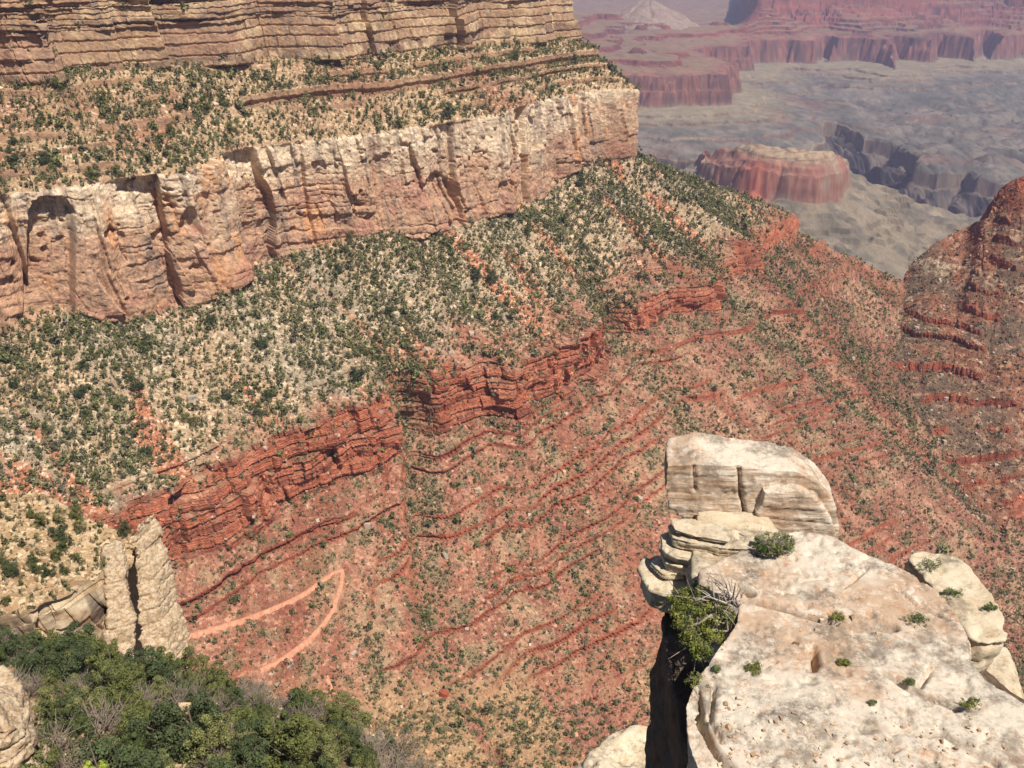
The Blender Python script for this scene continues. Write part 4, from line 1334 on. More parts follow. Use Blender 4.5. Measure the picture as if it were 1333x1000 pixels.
# ------------------------------------------------------------------ the foreground outcrop
def mat_rock(name, warm, cream, grey, streak=0.0):
    """pale weathered limestone: cream with grey lichen films, pinkish patches, dark specks; optional bedding streaks"""
    m = bpy.data.materials.new(name)
    m.use_nodes = True
    n, l = m.node_tree.nodes, m.node_tree.links
    b = n["Principled BSDF"]
    b.inputs["Roughness"].default_value = .92
    b.inputs["Specular IOR Level"].default_value = .12
    g = n.new("ShaderNodeNewGeometry")

    def noise(scale, detail=8, rough=.65, vec=None, dist=0.0):
        t = n.new("ShaderNodeTexNoise")
        t.inputs["Scale"].default_value = scale
        t.inputs["Detail"].default_value = detail
        t.inputs["Roughness"].default_value = rough
        t.inputs["Distortion"].default_value = dist
        l.new(vec or g.outputs["Position"], t.inputs["Vector"])
        return t.outputs["Fac"]

    def ramp(fac, lo, hi, t0=0., t1=1.):
        r = n.new("ShaderNodeMapRange")
        r.interpolation_type = 'SMOOTHSTEP'
        r.inputs["From Min"].default_value, r.inputs["From Max"].default_value = lo, hi
        r.inputs["To Min"].default_value, r.inputs["To Max"].default_value = t0, t1
        l.new(fac, r.inputs["Value"])
        return r.outputs[0]

    def mixc(a, c, fac):
        x = n.new("ShaderNodeMix")
        x.data_type = 'RGBA'
        if isinstance(a, np.ndarray):
            x.inputs[6].default_value = (*a, 1)
        else:
            l.new(a, x.inputs[6])
        if isinstance(c, np.ndarray):
            x.inputs[7].default_value = (*c, 1)
        else:
            l.new(c, x.inputs[7])
        l.new(fac, x.inputs[0])
        return x.outputs[2]
    c = mixc(cream, warm, ramp(noise(1.1, 6, .6), .45, .62, 0, .85))
    c = mixc(c, grey, ramp(noise(1.9, 10, .78), .47, .62, 0, .85))
    c = mixc(c, cream * 1.06, ramp(noise(4.2, 10, .8), .50, .60, 0, .85))
    c = mixc(c, warm * np.array([.92, .72, .55]), ramp(noise(5.0, 10, .85), .52, .64, 0, .8))
    c = mixc(c, grey * .45, ramp(noise(24, 6, .75), .60, .70, 0, .75))
    c = mixc(c, grey * .55, ramp(noise(8, 10, .85), .57, .70, 0, .7))
    if streak:
        mp = n.new("ShaderNodeMapping")
        mp.inputs["Scale"].default_value = (2.2, 2.2, 34)
        l.new(g.outputs["Position"], mp.inputs["Vector"])
        st = noise(1.0, 7, .7, mp.outputs[0], .3)
        sx = n.new("ShaderNodeSeparateXYZ")
        l.new(g.outputs["Normal"], sx.inputs[0])
        side = ramp(sx.outputs[2], .75, .45)

        def mul(a, k):
            q = n.new("ShaderNodeMath")
            q.operation = 'MULTIPLY'
            l.new(a, q.inputs[0])
            l.new(k, q.inputs[1])
            return q.outputs[0]
        c = mixc(c, warm * np.array([.70, .60, .48]), mul(ramp(st, .42, .62, 0, streak), side))
        c = mixc(c, np.array([.52, .22, .07]), mul(ramp(noise(2.6, 6, .7, mp.outputs[0]), .62, .72, 0, .7), side))
    l.new(c, b.inputs["Base Color"])
    bp = n.new("ShaderNodeBump")
    bp.inputs["Strength"].default_value = 1.0
    bp.inputs["Distance"].default_value = .022
    l.new(noise(14, 12, .75), bp.inputs["Height"])
    bp2 = n.new("ShaderNodeBump")
    bp2.inputs["Strength"].default_value = .5
    bp2.inputs["Distance"].default_value = .008
    l.new(noise(70, 6, .7), bp2.inputs["Height"])
    l.new(bp.outputs[0], bp2.inputs["Normal"])
    l.new(bp2.outputs[0], b.inputs["Normal"])
    return m


CREAM, WARM, GREY = col(240, 224, 202, .73), col(214, 178, 146, .68), col(150, 136, 120, .64)
M_SLAB = mat_rock("pale_weathered_limestone", WARM, CREAM, GREY)
M_BOUL = mat_rock("bedded_limestone", WARM, CREAM, GREY, .75)
M_DARK = mat_rock("shade_darkened_limestone", col(120, 96, 80, .6), col(140, 122, 104, .6), col(86, 78, 70, .6), .3)  # pillar limestone coloured darker to deepen the shade on its left face
M_FIN = mat_rock("spur_limestone", col(190, 156, 120, .70), col(216, 194, 162, .74), col(122, 108, 96, .64), .5)
M_LEDGE = mat_rock("cream_limestone", col(222, 196, 160, .70), col(236, 218, 188, .74), col(160, 144, 122, .64), .3)


def prism(top, bot):
    return [np.array(top, float), np.array(bot, float)]


def rock(name, prisms, voxel, mat, fn=None, parent=None, smooth_it=3, cuts=()):
    bm = bmesh.new()
    for (t, b) in prisms:
        vt = [bm.verts.new(p) for p in t]
        vb = [bm.verts.new(p) for p in b]
        n = len(vt)
        bm.faces.new(vt)
        bm.faces.new(vb[::-1])
        for i in range(n):
            bm.faces.new((vt[(i + 1) % n], vt[i], vb[i], vb[(i + 1) % n]))
    bmesh.ops.triangulate(bm, faces=bm.faces[:])
    bmesh.ops.recalc_face_normals(bm, faces=bm.faces[:])
    me = bpy.data.meshes.new("tmp")
    bm.to_mesh(me)
    bm.free()
    ob = bpy.data.objects.new("tmp", me)
    scene.collection.objects.link(ob)
    md = ob.modifiers.new("r", 'REMESH')
    md.mode = 'VOXEL'
    md.voxel_size = voxel
    dg = bpy.context.evaluated_depsgraph_get()
    ev = ob.evaluated_get(dg).to_mesh()
    nv = len(ev.vertices)
    co = np.empty(nv * 3, np.float32)
    ev.vertices.foreach_get("co", co)
    co = co.reshape(-1, 3).astype(float)
    lp = np.empty(len(ev.loops), np.int32)
    ev.loops.foreach_get("vertex_index", lp)
    F_ = lp.reshape(-1, 4)
    ed = np.empty(len(ev.edges) * 2, np.int32)
    ev.edges.foreach_get("vertices", ed)
    ed = ed.reshape(-1, 2)
    ob.evaluated_get(dg).to_mesh_clear()
    bpy.data.objects.remove(ob)
    deg = np.bincount(ed.ravel(), minlength=nv)[:, None]

    def lap(c):
        s = np.zeros_like(c)
        for k in range(3):
            s[:, k] = np.bincount(ed[:, 0], c[ed[:, 1], k], nv) + np.bincount(ed[:, 1], c[ed[:, 0], k], nv)
        return s / np.maximum(deg, 1)

    def normals(c):
        q = c[F_]
        fn_ = np.cross(q[:, 2] - q[:, 0], q[:, 3] - q[:, 1])
        N_ = np.zeros_like(c)
        for a in range(4):
            for k in range(3):
                N_[:, k] += np.bincount(F_[:, a], fn_[:, k], nv)
        return N_ / (np.linalg.norm(N_, axis=1, keepdims=True) + 1e-12)
    for _ in range(smooth_it):
        co = co * .4 + lap(co) * .6
    N_ = normals(co)
    for _ in range(4):
        N_ = N_ * .5 + lap(N_) * .5
    N_ /= np.linalg.norm(N_, axis=1, keepdims=True) + 1e-9
    if fn is not None:
        co = co + N_ * fn(co, N_)[:, None]
        co = co * .7 + lap(co) * .3
    for (path, wd, dp, ax_) in cuts:               # open joints cut into the rock
        q = np.array(path)[:, ax_]
        cq = co[:, ax_]
        dmin = np.full(nv, 9.)
        for i in range(len(q) - 1):
            a, b = q[i], q[i + 1]
            d = b - a
            t = np.clip(((cq - a) @ d) / (d @ d), 0, 1)
            dmin = np.minimum(dmin, np.linalg.norm(cq - a - t[:, None] * d, axis=1))
        w = wd * (.6 + .8 * (noise3(co, 5, 77) * .5 + .5))
        fc_ = sstep(.3, .6, N_[:, 2]) if 2 not in ax_ else sstep(.2, .5, -N_[:, 1])
        co = co - N_ * (dp * fc_ * np.exp(-(dmin / w) ** 2))[:, None]
    return mesh_from(name, co, F_, mat, smooth=True, parent=parent)


def ring(pxl, z, dz=0.0):
    return np.array([at_z(p[0], p[1], (p[2] if len(p) > 2 else z) + dz) for p in pxl])


def shrink(A, k, dz, dx=0., dy=0.):
    c = A.mean(0)
    B = c + (A - c) * k
    B[:, 2] = A[:, 2] + dz
    B[:, 0] += dx
    B[:, 1] += dy
    return B


def rough(a1=.10, s1=.9, a2=.035, s2=4.0, bed=.03, bt=.22, a3=.012, seed=0, flat=.45):
    def f(c, N_):
        side = 1 - abs(N_[:, 2])
        w = flat + (1 - flat) * sstep(.2, .7, side)
        d = a1 * fbm3(c, s1, seed, 3) + a2 * fbm3(c, s2, seed + 3, 4) * w + a3 * fbm3(c, 17, seed + 5, 3) * w
        d -= a3 * 2.2 * sstep(.25, .6, fbm3(c, 8.5, seed + 11, 2)) + a3 * 1.5 * sstep(.3, .55, fbm3(c, 22, seed + 13, 2))
        q = (c[:, 2] + .06 * fbm3(c, 1.3, seed + 7, 3)) / bt
        k = np.floor(q)
        fr = q - k
        hh = rnd1(k + 500, seed + 9)
        d += side * bed * (hh * 1.6 - .8 - 1.3 * sstep(.80, .97, fr) * (hh > .3))
        return d
    return f


ZT = -6.0
out = empty("rock_outcrop", at_z(1150, 850, -9.0))
tag(out, "pale limestone outcrop with a broad flat top jutting out over the drop", "rock outcrop")
slab_px = [(985, 700), (1010, 686), (1045, 680), (1085, 688), (1112, 706), (1150, 722), (1188, 738), (1222, 760), (1245, 790), (1262, 822), (1268, 850), (1290, 874), (1333, 902), (1450, 975), (1520, 1150), (1250, 1260), (1000, 1190), (935, 1050), (906, 1000), (893, 960), (890, 920), (900, 885), (932, 842), (958, 806), (966, 782), (938, 770), (912, 760), (911, 743), (940, 722), (965, 707)]
top = ring(slab_px, ZT)
top[:, 2] += .05 * np.sin(top[:, 0] * 1.3) - .05
bot = shrink(top, .93, -1.5, .05)
pc_ = out.location
L0 = np.array(pc_)


def loc(rings):
    return [[np.array(t) - L0, np.array(b) - L0] for (t, b) in rings]


def px3(lst, z):
    return [np.array(at_z(a, b, z)) - L0 for (a, b) in lst]


cuts = [(px3([(1000, 740), (1040, 752), (1075, 748)], ZT), .02, .06, [0, 1]), (px3([(940, 850), (985, 862), (1010, 858)], ZT), .02, .07, [0, 1]), (px3([(1100, 930), (1160, 948), (1230, 950), (1300, 985)], ZT), .024, .10, [0, 1]),
        (px3([(1170, 760), (1196, 782), (1236, 800)], ZT), .02, .07, [0, 1]), (px3([(930, 890), (925, 930), (940, 965)], ZT), .022, .10, [0, 1]), (px3([(1215, 860), (1200, 885)], ZT), .02, .08, [0, 1]), (px3([(1130, 735), (1100, 760)], ZT), .016, .05, [0, 1]),
        (px3([(966, 776), (985, 779), (1010, 784), (1045, 794), (1085, 803), (1130, 806), (1165, 808)], ZT + .02), .032, .18, [0, 1]),
        (px3([(1060, 845), (1062, 858), (1060, 868)], ZT), .028, .16, [0, 1]),
        (px3([(1150, 870), (1185, 890), (1215, 900), (1250, 915)], ZT), .028, .13, [0, 1]),
        (px3([(978, 770), (962, 758)], ZT), .04, .2, [0, 1]),
        (px3([(905, 905), (912, 930), (916, 960), (925, 985), (950, 1010)], ZT - .12), .028, .18, [0, 1]),
        (px3([(896, 915), (901, 950), (910, 985), (930, 1020)], ZT - .35), .03, .2, [0, 1])]
rock("top_slab", loc([prism(top, bot)]), .017, M_SLAB, rough(.09, .8, .035, 4, .07, .26, .014, 801), out, 1, cuts)
pil_top = np.array([[1.72, 8.75, -6.95], [1.62, 7.6, -6.95], [1.58, 6.2, -6.95], [1.62, 4.9, -6.95], [3.2, 4.2, -6.95], [5.0, 4.6, -6.95], [5.6, 6.6, -6.95], [4.7, 8.4, -6.95], [3.2, 9.4, -6.95], [2.1, 9.4, -6.95]])
pil_bot = shrink(pil_top, 1.04, -9.5)
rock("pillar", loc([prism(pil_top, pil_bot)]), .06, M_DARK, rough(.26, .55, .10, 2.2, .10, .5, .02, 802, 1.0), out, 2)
led = [([(834, 748), (840, 736), (862, 733), (892, 738), (915, 745), (930, 770), (905, 776), (872, 776), (846, 768)], -6.62, .26),
       ([(858, 722), (870, 718), (905, 722), (930, 728), (920, 742), (895, 740), (866, 733)], -6.38, .12),
       ([(860, 703), (872, 699), (905, 706), (945, 716), (985, 722), (960, 735), (915, 730), (880, 724), (862, 714)], -6.24, .12),
       ([(869, 691), (880, 686), (910, 688), (960, 696), (1000, 700), (985, 716), (940, 714), (900, 707), (874, 700)], -6.10, .12)]
led += [([(874, 681), (905, 682), (935, 690), (962, 700), (950, 706), (905, 698), (878, 690)], -6.02, .05),
        ([(848, 740), (868, 726), (900, 730), (912, 742), (890, 748), (862, 748)], -6.50, .08), ([(864, 716), (880, 708), (925, 718), (950, 728), (925, 734), (890, 728)], -6.31, .06)]
for q, (pxl, zz_, th_) in enumerate(led):
    t = ring(pxl, zz_)
    t[:4, 1] += .12
    b = shrink(t, .94, -th_)
    rock("ledge", loc([prism(t, b)]), .013, M_LEDGE, rough(.025, 1.6, .03, 5, .03, .055, .008, 810 + q, .9), out, 1)
nk = np.array([[1.95, 8.3, -6.2], [1.9, 7.9, -6.25], [2.5, 7.7, -6.2], [3.3, 8.4, -6.2], [3.0, 9.3, -6.2], [2.2, 9.3, -6.2]])
rock("neck", loc([prism(nk, shrink(nk, 1.02, -1.0))]), .04, M_LEDGE, rough(.06, 1.2, .04, 4, .05, .16, .01, 805, .9), out, 2)
sl = ring([(1180, 724), (1194, 714), (1226, 716), (1256, 724), (1276, 746), (1296, 772), (1312, 802), (1310, 832), (1288, 838), (1262, 828), (1240, 796), (1215, 765)], -6.55)
rock("side_ledge", loc([prism(sl, shrink(sl, .84, -.55, -.12, -.05))]), .028, M_LEDGE, rough(.09, 1.1, .05, 3.6, .05, .2, .012, 806, .9), out, 4)
sl2 = ring([(1238, 800), (1290, 832), (1312, 838), (1324, 865), (1338, 905), (1345, 960), (1290, 900), (1255, 860)], -7.25)
rock("side_ledge", loc([prism(sl2, shrink(sl2, 1.0, -3.0, -.2))]), .04, M_LEDGE, rough(.12, 1.0, .06, 3.2, .07, .28, .015, 807, .9), out, 3)

# the square boulder on the far end
def face_px(pxl, dy=0.0):
    res = []
    for a, b in pxl:
        d = ray(a, b)
        # plane  y = 8.70 + .32 (z + 6.15) - .06 (x - 2.7) + dy
        k = (9.22 + .14 * 6.5 + .06 * 2.85 + dy) / (d[1] - .14 * d[2] + .06 * d[0])
        res.append(d * k)
    return np.array(res)


fr = face_px([(866, 606), (905, 604), (960, 607), (1000, 611), (1040, 614), (1068, 630), (1087, 655), (1093, 692), (1084, 706), (1000, 706), (978, 699), (930, 691), (890, 677), (869, 662), (864, 640)])
bkk = fr + np.array([.10, .60, 0.0])
bkk[:5, 2] += np.array([.03, .10, .06, .05, .0])
bkk[5:8, 2] -= .06
bkk[8:, 2] += .04
boul = rock("boulder", [prism(fr, bkk)], .020, M_BOUL, rough(.035, 1.5, .022, 5, .016, .075, .007, 820, .8), None, 4,
            [(face_px([(962, 607), (963, 640), (970, 672)]), .018, .10, [0, 2]), (face_px([(903, 606), (905, 640)]), .014, .06, [0, 2]), (face_px([(966, 660), (964, 695)]), .010, .04, [0, 2])])
tag(boul, "big square cream boulder with a bedded front, perched on the outcrop's far end", "boulder")
f2 = face_px([(994, 641), (1040, 640), (1066, 652), (1082, 676), (1090, 700), (1086, 712), (990, 712), (984, 668), (993, 656)], -.13)
b2_ = f2 + np.array([.01, .22, .02])
bl2 = rock("front_block", [prism(f2, b2_)], .018, M_BOUL, rough(.015, 2, .014, 6, .014, .07, .006, 824, .8), None, 3)
bl2.parent = boul

# lower sunlit knob beyond the shaded face
kn = np.array([at_d(a, b, c) for a, b, c in [(752, 1010, 60), (768, 985, 60.5), (785, 962, 61), (812, 950, 62), (838, 946, 62), (880, 948, 63), (900, 1010, 60), (870, 1060, 56), (800, 1080, 55), (755, 1050, 57)]])
kb = shrink(kn, 1.25, -14, 0, 0)
o = rock("lower_rock", [prism(kn, kb)], .14, M_LEDGE, rough(.5, .25, .4, .9, .35, .9, .08, 830, 1), None, 1)
tag(o, "pale yellowish rock knob lit by sun below the outcrop's shaded face", "rock")
kn = np.array([at_d(a, b, c) for a, b, c in [(-60, 870, 78), (4, 872, 78), (20, 884, 77), (30, 908, 76), (36, 935, 74), (32, 950, 72), (6, 956, 71), (-60, 950, 70)]])
o = rock("rock_crag", [prism(kn + [0, 0, .3], shrink(kn, 1.15, -7))], .10, M_FIN, rough(.6, .35, .45, 1.2, .35, .8, .08, 832, 1), None, 1)
tag(o, "tan broken crag at the left edge among the near junipers", "rock")


# white fin of rock on the spur
def slab_px3(pxl, d0, thick, lean=(0, 0, 0)):
    A = np.array([at_d(a, b, d0) for a, b in pxl])
    h = A.mean(0)
    h = h[:2] / np.hypot(*h[:2])
    B = A + np.array([h[0] * thick + lean[0], h[1] * thick + lean[1], lean[2]])
    return [A, B]


fin = slab_px3([(171, 705), (174, 690), (178, 682), (182, 692), (187, 712), (193, 736), (199, 758), (204, 780), (210, 806), (218, 830), (228, 862), (227, 900), (187, 900), (184, 850), (181, 815), (177, 780), (173, 745)], 231, 8, (5, 0, -1))
fin2 = slab_px3([(141, 745), (158, 734), (166, 734), (166, 760), (171, 778), (175, 800), (178, 838), (178, 890), (140, 890), (136, 850), (144, 815), (138, 780)], 224, 10)
fo = rock("rock_fin", [fin], .30, M_FIN, rough(1.6, .16, .9, .6, .7, 2.6, .25, 840, 1), None, 1)
tag(fo, "tall white rock fin at the spur's end, right of the dark cleft", "rock fin")
fo2 = rock("rock_fin", [fin2], .30, M_FIN, rough(1.6, .16, .9, .6, .7, 2.6, .25, 843, 1), None, 1)
tag(fo2, "shorter tan rock buttress left of the dark cleft in the spur", "rock fin")
#@@PLANTS
# ------------------------------------------------------------------ plants on the outcrop
def branchy(seed, base, tips, r0, sub=3, wob=.05):
    r = np.random.default_rng(seed)
    out_ = []
    for t in tips:
        t = np.array(t, float)
        b = np.array(base, float)
        m1, m2 = b + (t - b) * .35 + r.normal(0, wob, 3), b + (t - b) * .7 + r.normal(0, wob, 3)
        out_.append(tube([b, m1, m2, t], [r0, r0 * .7, r0 * .45, r0 * .15], 6))
        for k in range(sub):
            s0_ = m1 + (t - m1) * r.uniform(0, .8)
            out_.append(tube([s0_, s0_ + (t - b) * .18 + r.normal(0, wob * 1.6, 3), s0_ + (t - b) * .3 + r.normal(0, wob * 2.6, 3)], [r0 * .35, r0 * .22, r0 * .07], 5))
    return join(out_)


def sprays(seed, centres, rad, per, leaf, pal):
    """leaf sprays: small quads clustered round each given twig end"""
    r = np.random.default_rng(seed)
    c = np.array(centres, float)
    n = len(c) * per
    ci_ = np.repeat(np.arange(len(c)), per)
    d = r.normal(0, 1, (n, 3))
    d /= np.linalg.norm(d, axis=1, keepdims=True)
    q = c[ci_] + d * rad * r.random((n, 1)) ** .5 * r.uniform(.7, 1.2, (len(c), 1))[ci_]
    a = r.normal(0, 1, (n, 3))
    a /= np.linalg.norm(a, axis=1, keepdims=True)
    b = np.cross(a, d)
    s = leaf * r.uniform(.6, 1.4, (n, 1))
    Vq = np.stack([q - a * s, q - b * s * .5, q + a * s, q + b * s * .5], 1).reshape(-1, 3)
    pl = np.array(pal)[r.integers(0, len(pal), len(c))][ci_] * r.uniform(.7, 1.3, (n, 1))
    return Vq, np.arange(n * 4).reshape(-1, 4), np.repeat(pl, 4, 0)


def plant(name, label, cat, base, tips, r0, cents, rad, per, leaf, pal, seed, wood=(168, 152, 138), group=None, wob=.05, sub=3):
    t = empty(name, base)
    tag(t, label, cat, group)
    b0 = np.array(base)
    Vw, Fw = branchy(seed, b0 * 0, [np.array(p) - b0 for p in tips], r0, sub, wob)
    r = np.random.default_rng(seed)
    mesh_from("branches", Vw, Fw, M_BARK, np.array(col(*wood, .7))[None] * r.uniform(.8, 1.2, (len(Vw), 1)), parent=t, smooth=True)
    Vq, Fq, Cq = sprays(seed + 1, [np.array(p) - b0 for p in cents], rad, per, leaf, pal)
    mesh_from("foliage", Vq, Fq, M_LEAF, Cq, parent=t)
    return t


r_ = np.random.default_rng(900)
YG = [col(134, 136, 64, .8), col(114, 120, 54, .8), col(150, 148, 84, .8), col(98, 106, 52, .8)]
DG = [col(100, 120, 62, .8), col(120, 132, 70, .8), col(84, 104, 54, .8), col(138, 140, 96, .8)]
# the leaning juniper on the outcrop's left edge
base_ = at_z(963, 793, -6.12)
cen = []
for a, b in [(890, 775), (905, 770), (925, 772), (882, 795), (898, 792), (915, 790), (935, 790), (950, 785), (885, 812), (900, 815), (918, 812), (938, 808), (950, 800), (893, 832), (908, 838), (922, 830), (905, 850), (915, 846), (935, 826), (876, 782)]:
    for k in range(9):
        cen.append(at_z(a + r_.normal(0, 5), b + r_.normal(0, 5), -6.15 + r_.uniform(-.16, .16)))
tips = [at_z(*p) for p in [(890, 778, -6.1), (905, 815, -6.2), (905, 848, -6.3), (930, 822, -6.15), (925, 785, -6.05)]]
jt = plant("juniper_tree", "wind-bent yellow-green juniper leaning over the outcrop's left edge", "tree", base_, tips, .035, cen, .055, 60, .013, YG, 910, (176, 160, 146), wob=.05, sub=5)
Vw, Fw = branchy(915, np.zeros(3), [at_z(*p) - base_ for p in [(950, 758, -5.75), (925, 752, -5.8), (935, 742, -5.7), (905, 765, -5.85), (962, 762, -5.8), (940, 768, -5.9), (970, 768, -5.95)]], .016, 3, .035)
mesh_from("dead_branches", Vw, Fw, M_BARK, np.array(col(188, 176, 164, .75))[None] * r_.uniform(.8, 1.15, (len(Vw), 1)), parent=jt, smooth=True)
# the round bush in the hollow behind the slab
base_ = at_z(1012, 722, -6.1)
cen, tips = [], []
for k in range(130):
    a, b = r_.uniform(-1, 1), r_.uniform(-1, 1)
    if a * a + b * b < 1:
        cen.append(at_z(1008 + a * 28, 708 + b * 14, -6.02 + .16 * (1 - a * a - b * b) * r_.uniform(.3, 1)))
for k in range(16):
    tips.append(at_z(1010 + r_.uniform(-28, 30), 706 + r_.uniform(-16, 8), -5.84))
plant("bush", "round dark green bush in the hollow beside the square boulder", "bush", base_, tips, .008, cen, .035, 46, .011, DG, 920, wob=.03, sub=3)
small = [((1195, 805), 16, .07, "grey-green tuft on the open right part of the pale slab", DG), ((905, 886), 13, .10, "yellow-green cushion plant on the slab's left rim", YG), ((1210, 735), 20, .10, "dark scrubby bush where the side ledge meets the slab", DG),
         ((1238, 772), 14, .08, "sparse dull bush on the cream side ledge", DG), ((1098, 862), 7, .04, "tiny green tuft right of the short dark crack", YG), ((982, 869), 14, .02, "flat green plant mat on the slab near its left rim", YG),
         ((1185, 888), 8, .05, "small green tuft by the long crack low on the slab", DG), ((1265, 914), 13, .07, "wispy olive plant at the end of the slab's long crack", YG), ((1091, 804), 11, .02, "flat green mat growing along the slab's upper crack", YG),
         ((933, 870), 6, .05, "small tuft just above the cushion plant on the rim", DG), ((1290, 790), 8, .04, "dark dot-like tuft on the side ledge's outer part", DG), ((1135, 915), 5, .03, "speck of green low in the middle of the slab", DG)]
for q, ((a, b), wpx, hh, lb, pal) in enumerate(small):
    zz_ = -6.55 if a > 1205 and b < 800 else -6.04
    base_ = at_z(a, b, zz_)
    cen, tips = [], []
    for k in range(34):
        u1, u2 = r_.normal(0, .45), r_.normal(0, .45)
        cen.append(at_z(a + u1 * wpx, b + u2 * wpx * .55, zz_ + r_.uniform(0.01, hh)))
    for k in range(7):
        tips.append(at_z(a + r_.normal(0, .5) * wpx, b + r_.normal(0, .3) * wpx, zz_ + hh * r_.uniform(.6, 1.2)))
    plant("tuft", lb, "plant", base_, tips, .004, cen, .012 + wpx * .0011, 30, .008, pal, 930 + 3 * q, wob=.012, sub=2)
r_ = np.random.default_rng(940)
qq = np.array([at_z(a, b, ZT) for a, b in zip(r_.uniform(930, 1330, 900), r_.uniform(720, 1000, 900))])
gx, gy, _ = proj(qq)
keep = fbm(qq[:, 0] * 1.3, qq[:, 1] * 1.3, 941, 3) + .5 * sstep(860, 960, gy) > .12
keep &= (gx < 1180 + (gy - 730) * .55) & (gx > 985 - (gy - 720) * .9) & (gx > 925)
qq = qq[keep]
bvs = BVHTree.FromObject(bpy.data.objects["top_slab"], bpy.context.evaluated_depsgraph_get())
zs = []
for p in qq:
    h = bvs.ray_cast(Vector((p[0], p[1], -3)) - out.location, Vector((0, 0, -1)))
    zs.append(h[0][2] + L0[2] if h[0] is not None else -99)
qq[:, 2] = np.array(zs)
qq = qq[qq[:, 2] > -7]
Vt, Ft, Ct = stones(qq, np.minimum(r_.lognormal(-3.9, .5, len(qq)), .07), np.array([col(214, 176, 136, .7), col(180, 150, 124, .7), col(226, 206, 178, .7)])[r_.integers(0, 3, len(qq))], 942)
o = mesh_from("grit", Vt, Ft, M_STONE, Ct)
tag(o, "loose tan grit and chips lying on the pale slab", "grit", kind="stuff")
#@@LAST
# ------------------------------------------------------------------ the trail and loose boulders, laid on the terrain
from mathutils.bvhtree import BVHTree
r0 = int(np.searchsorted(vmid, 4.0))
sub_ = P[r0::2, ::2]
tq = grid_faces(*sub_.shape[:2])
BV = BVHTree.FromPolygons(sub_.reshape(-1, 3).tolist(), tq.tolist())
subR = PR[55:470:2, ::2]
BVR = BVHTree.FromPolygons(subR.reshape(-1, 3).tolist(), grid_faces(*subR.shape[:2]).tolist())


def hit(a, b, bv=BV):
    h = bv.ray_cast(Vector((0, 0, 0)), Vector(ray(a, b)).normalized())
    return np.array(h[0]) if h[0] is not None else None


def trail(pxl, width):
    q = np.array(pxl, float)
    d = np.concatenate([[0], np.cumsum(np.hypot(*np.diff(q, axis=0).T))])
    t = np.arange(0, d[-1], 1.2)
    pts_ = [hit(pchip(d, q[:, 0], np.array([x]))[0], pchip(d, q[:, 1], np.array([x]))[0]) for x in t]
    pts_ = np.array([p for p in pts_ if p is not None])
    for k in range(3):
        pts_[:, k] = np.convolve(np.pad(pts_[:, k], 4, mode='edge'), np.ones(9) / 9, 'valid')
    tg = np.gradient(pts_[:, :2], axis=0)
    tg /= np.linalg.norm(tg, axis=1, keepdims=True) + 1e-9
    nn = np.stack([-tg[:, 1], tg[:, 0]], -1)
    w = width * (1 + .25 * fbm(np.arange(len(pts_)) / 9., 1.5, 950, 2))
    rows = []
    for off_, dz in ((-1.1, -3.0), (-.5, .75), (-.15, .65), (.15, .65), (.5, .75), (1.1, -3.0)):
        rows.append(np.concatenate([pts_[:, :2] + nn * (off_ * w)[:, None], (pts_[:, 2] + .35 + dz)[:, None]], 1))
    return np.array(rows)


TR = [trail(TRL, 2.0),
      trail([(424, 880), (430, 893), (437, 912)], 2.4)]
Vt, Ft = join([(A.reshape(-1, 3), grid_faces(*A.shape[:2])) for A in TR])
o = mesh_from("trail", Vt, Ft, M_TERR, col(214, 152, 120)[None] * rng.uniform(.8, 1.15, (len(Vt), 1)), smooth=True)
tag(o, "pale orange foot trail making a switchback on the red slope", "trail", kind="structure")

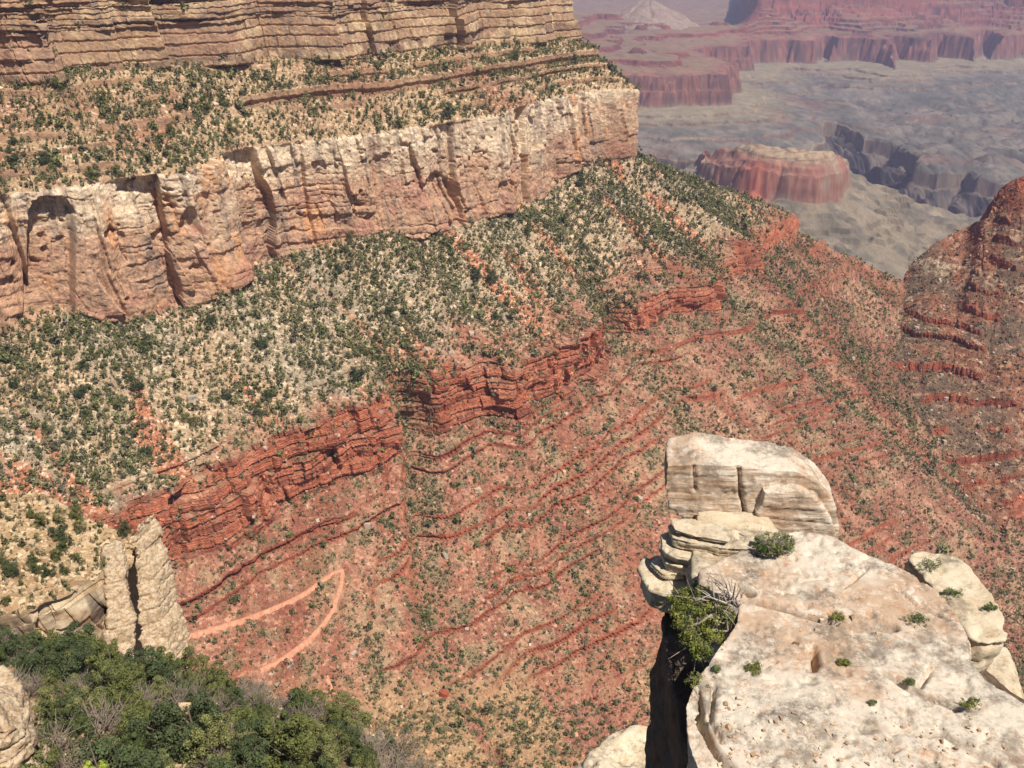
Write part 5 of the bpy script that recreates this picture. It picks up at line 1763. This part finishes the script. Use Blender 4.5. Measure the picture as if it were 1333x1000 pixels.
BL = [(515, 412, 11, (206, 186, 156), 0, "large cream boulder lying alone on the scree slope below the pale cliff"), (1193, 428, 8, (190, 172, 160), 1, "pale grey boulder standing out on the dull ridge slope"),
      (1303, 374, 9, (190, 120, 84), 1, "orange boulder on the ridge just above its pillared ledge"), (1272, 450, 6, (176, 150, 130), 1, "grey-tan boulder low on the ridge under the pillared ledge"),
      (1290, 560, 7, (170, 104, 80), 1, "rust-red boulder on the ridge slope above the side ledge"), (1232, 520, 6, (186, 160, 140), 1, "tan boulder on the lower ridge near the valley bottom"),
      (578, 905, 9, (170, 92, 68), 0, "dark red boulder below the ledges at the slope's foot"), (622, 640, 8, (204, 176, 146), 0, "pale flat boulder in the green draw on the red slope"),
      (820, 545, 6, (196, 130, 104), 0, "rust boulder on the red slope left of the square boulder"), (225, 500, 9, (200, 176, 146), 0, "cream block in the rockslide on the left scree slope"),
      (250, 520, 8, (180, 166, 148), 0, "grey block in the rockslide on the left scree slope"), (380, 905, 5, (206, 170, 136), 0, "small tan boulder just under the trail's lower end")]
for q, (a, b, sz_, c_, w_, lb) in enumerate(BL):
    h = hit(a, b, BVR if w_ else BV)
    if h is None:
        continue
    r = np.random.default_rng(960 + q)
    pz = np.array([[math.cos(x) * r.uniform(.75, 1.1), math.sin(x) * r.uniform(.55, .9), .62 + r.normal(0, .06)] for x in np.linspace(0, 6.28, 7)[:-1]]) * sz_ * .5
    o = rock("boulder", [prism(pz, pz * [1.12, 1.12, 0] - [0, 0, sz_ * .35])], sz_ / 22, M_STONE, rough(.09 * sz_, 3. / sz_, .05 * sz_, 9. / sz_, .03 * sz_, sz_ * .2, .01, 970 + q, 1), None, 1)
    me = o.data
    ca = me.color_attributes.new("Col", 'FLOAT_COLOR', 'POINT')
    cc_ = np.ones((len(me.vertices), 4), np.float32)
    cc_[:, :3] = col(*c_) * r.uniform(.85, 1.15, (len(me.vertices), 1))
    ca.data.foreach_set("color", cc_.ravel())
    o.location = h + np.array([0, 0, sz_ * .12])
    tag(o, lb, "boulder", "boulders lying on the canyon slopes")
# ------------------------------------------------------------------ air: even pale haze round everything
def haze_box(lo, hi, density, colr):
    lo, hi = np.array(lo, float), np.array(hi, float)
    Vb = np.array([[(lo, hi)[a][0], (lo, hi)[b][1], (lo, hi)[c][2]] for c in (0, 1) for a, b in ((0, 0), (1, 0), (1, 1), (0, 1))])
    m = bpy.data.materials.new("air")
    m.use_nodes = True
    n, l = m.node_tree.nodes, m.node_tree.links
    n.remove(n["Principled BSDF"])
    v_ = n.new("ShaderNodeVolumePrincipled")
    v_.inputs["Color"].default_value = (*colr, 1)
    v_.inputs["Density"].default_value = density
    v_.inputs["Anisotropy"].default_value = 0.0
    l.new(v_.outputs[0], n["Material Output"].inputs["Volume"])
    m.cycles.homogeneous_volume = True
    return tag(mesh_from("haze", Vb, CF.astype(int), m), "thin blue haze filling the canyon", "haze", kind="stuff")


haze_box((-16000, -400, -1700), (24000, 24000, 480), 4.6e-5, (0.66, 0.66, 1.0))
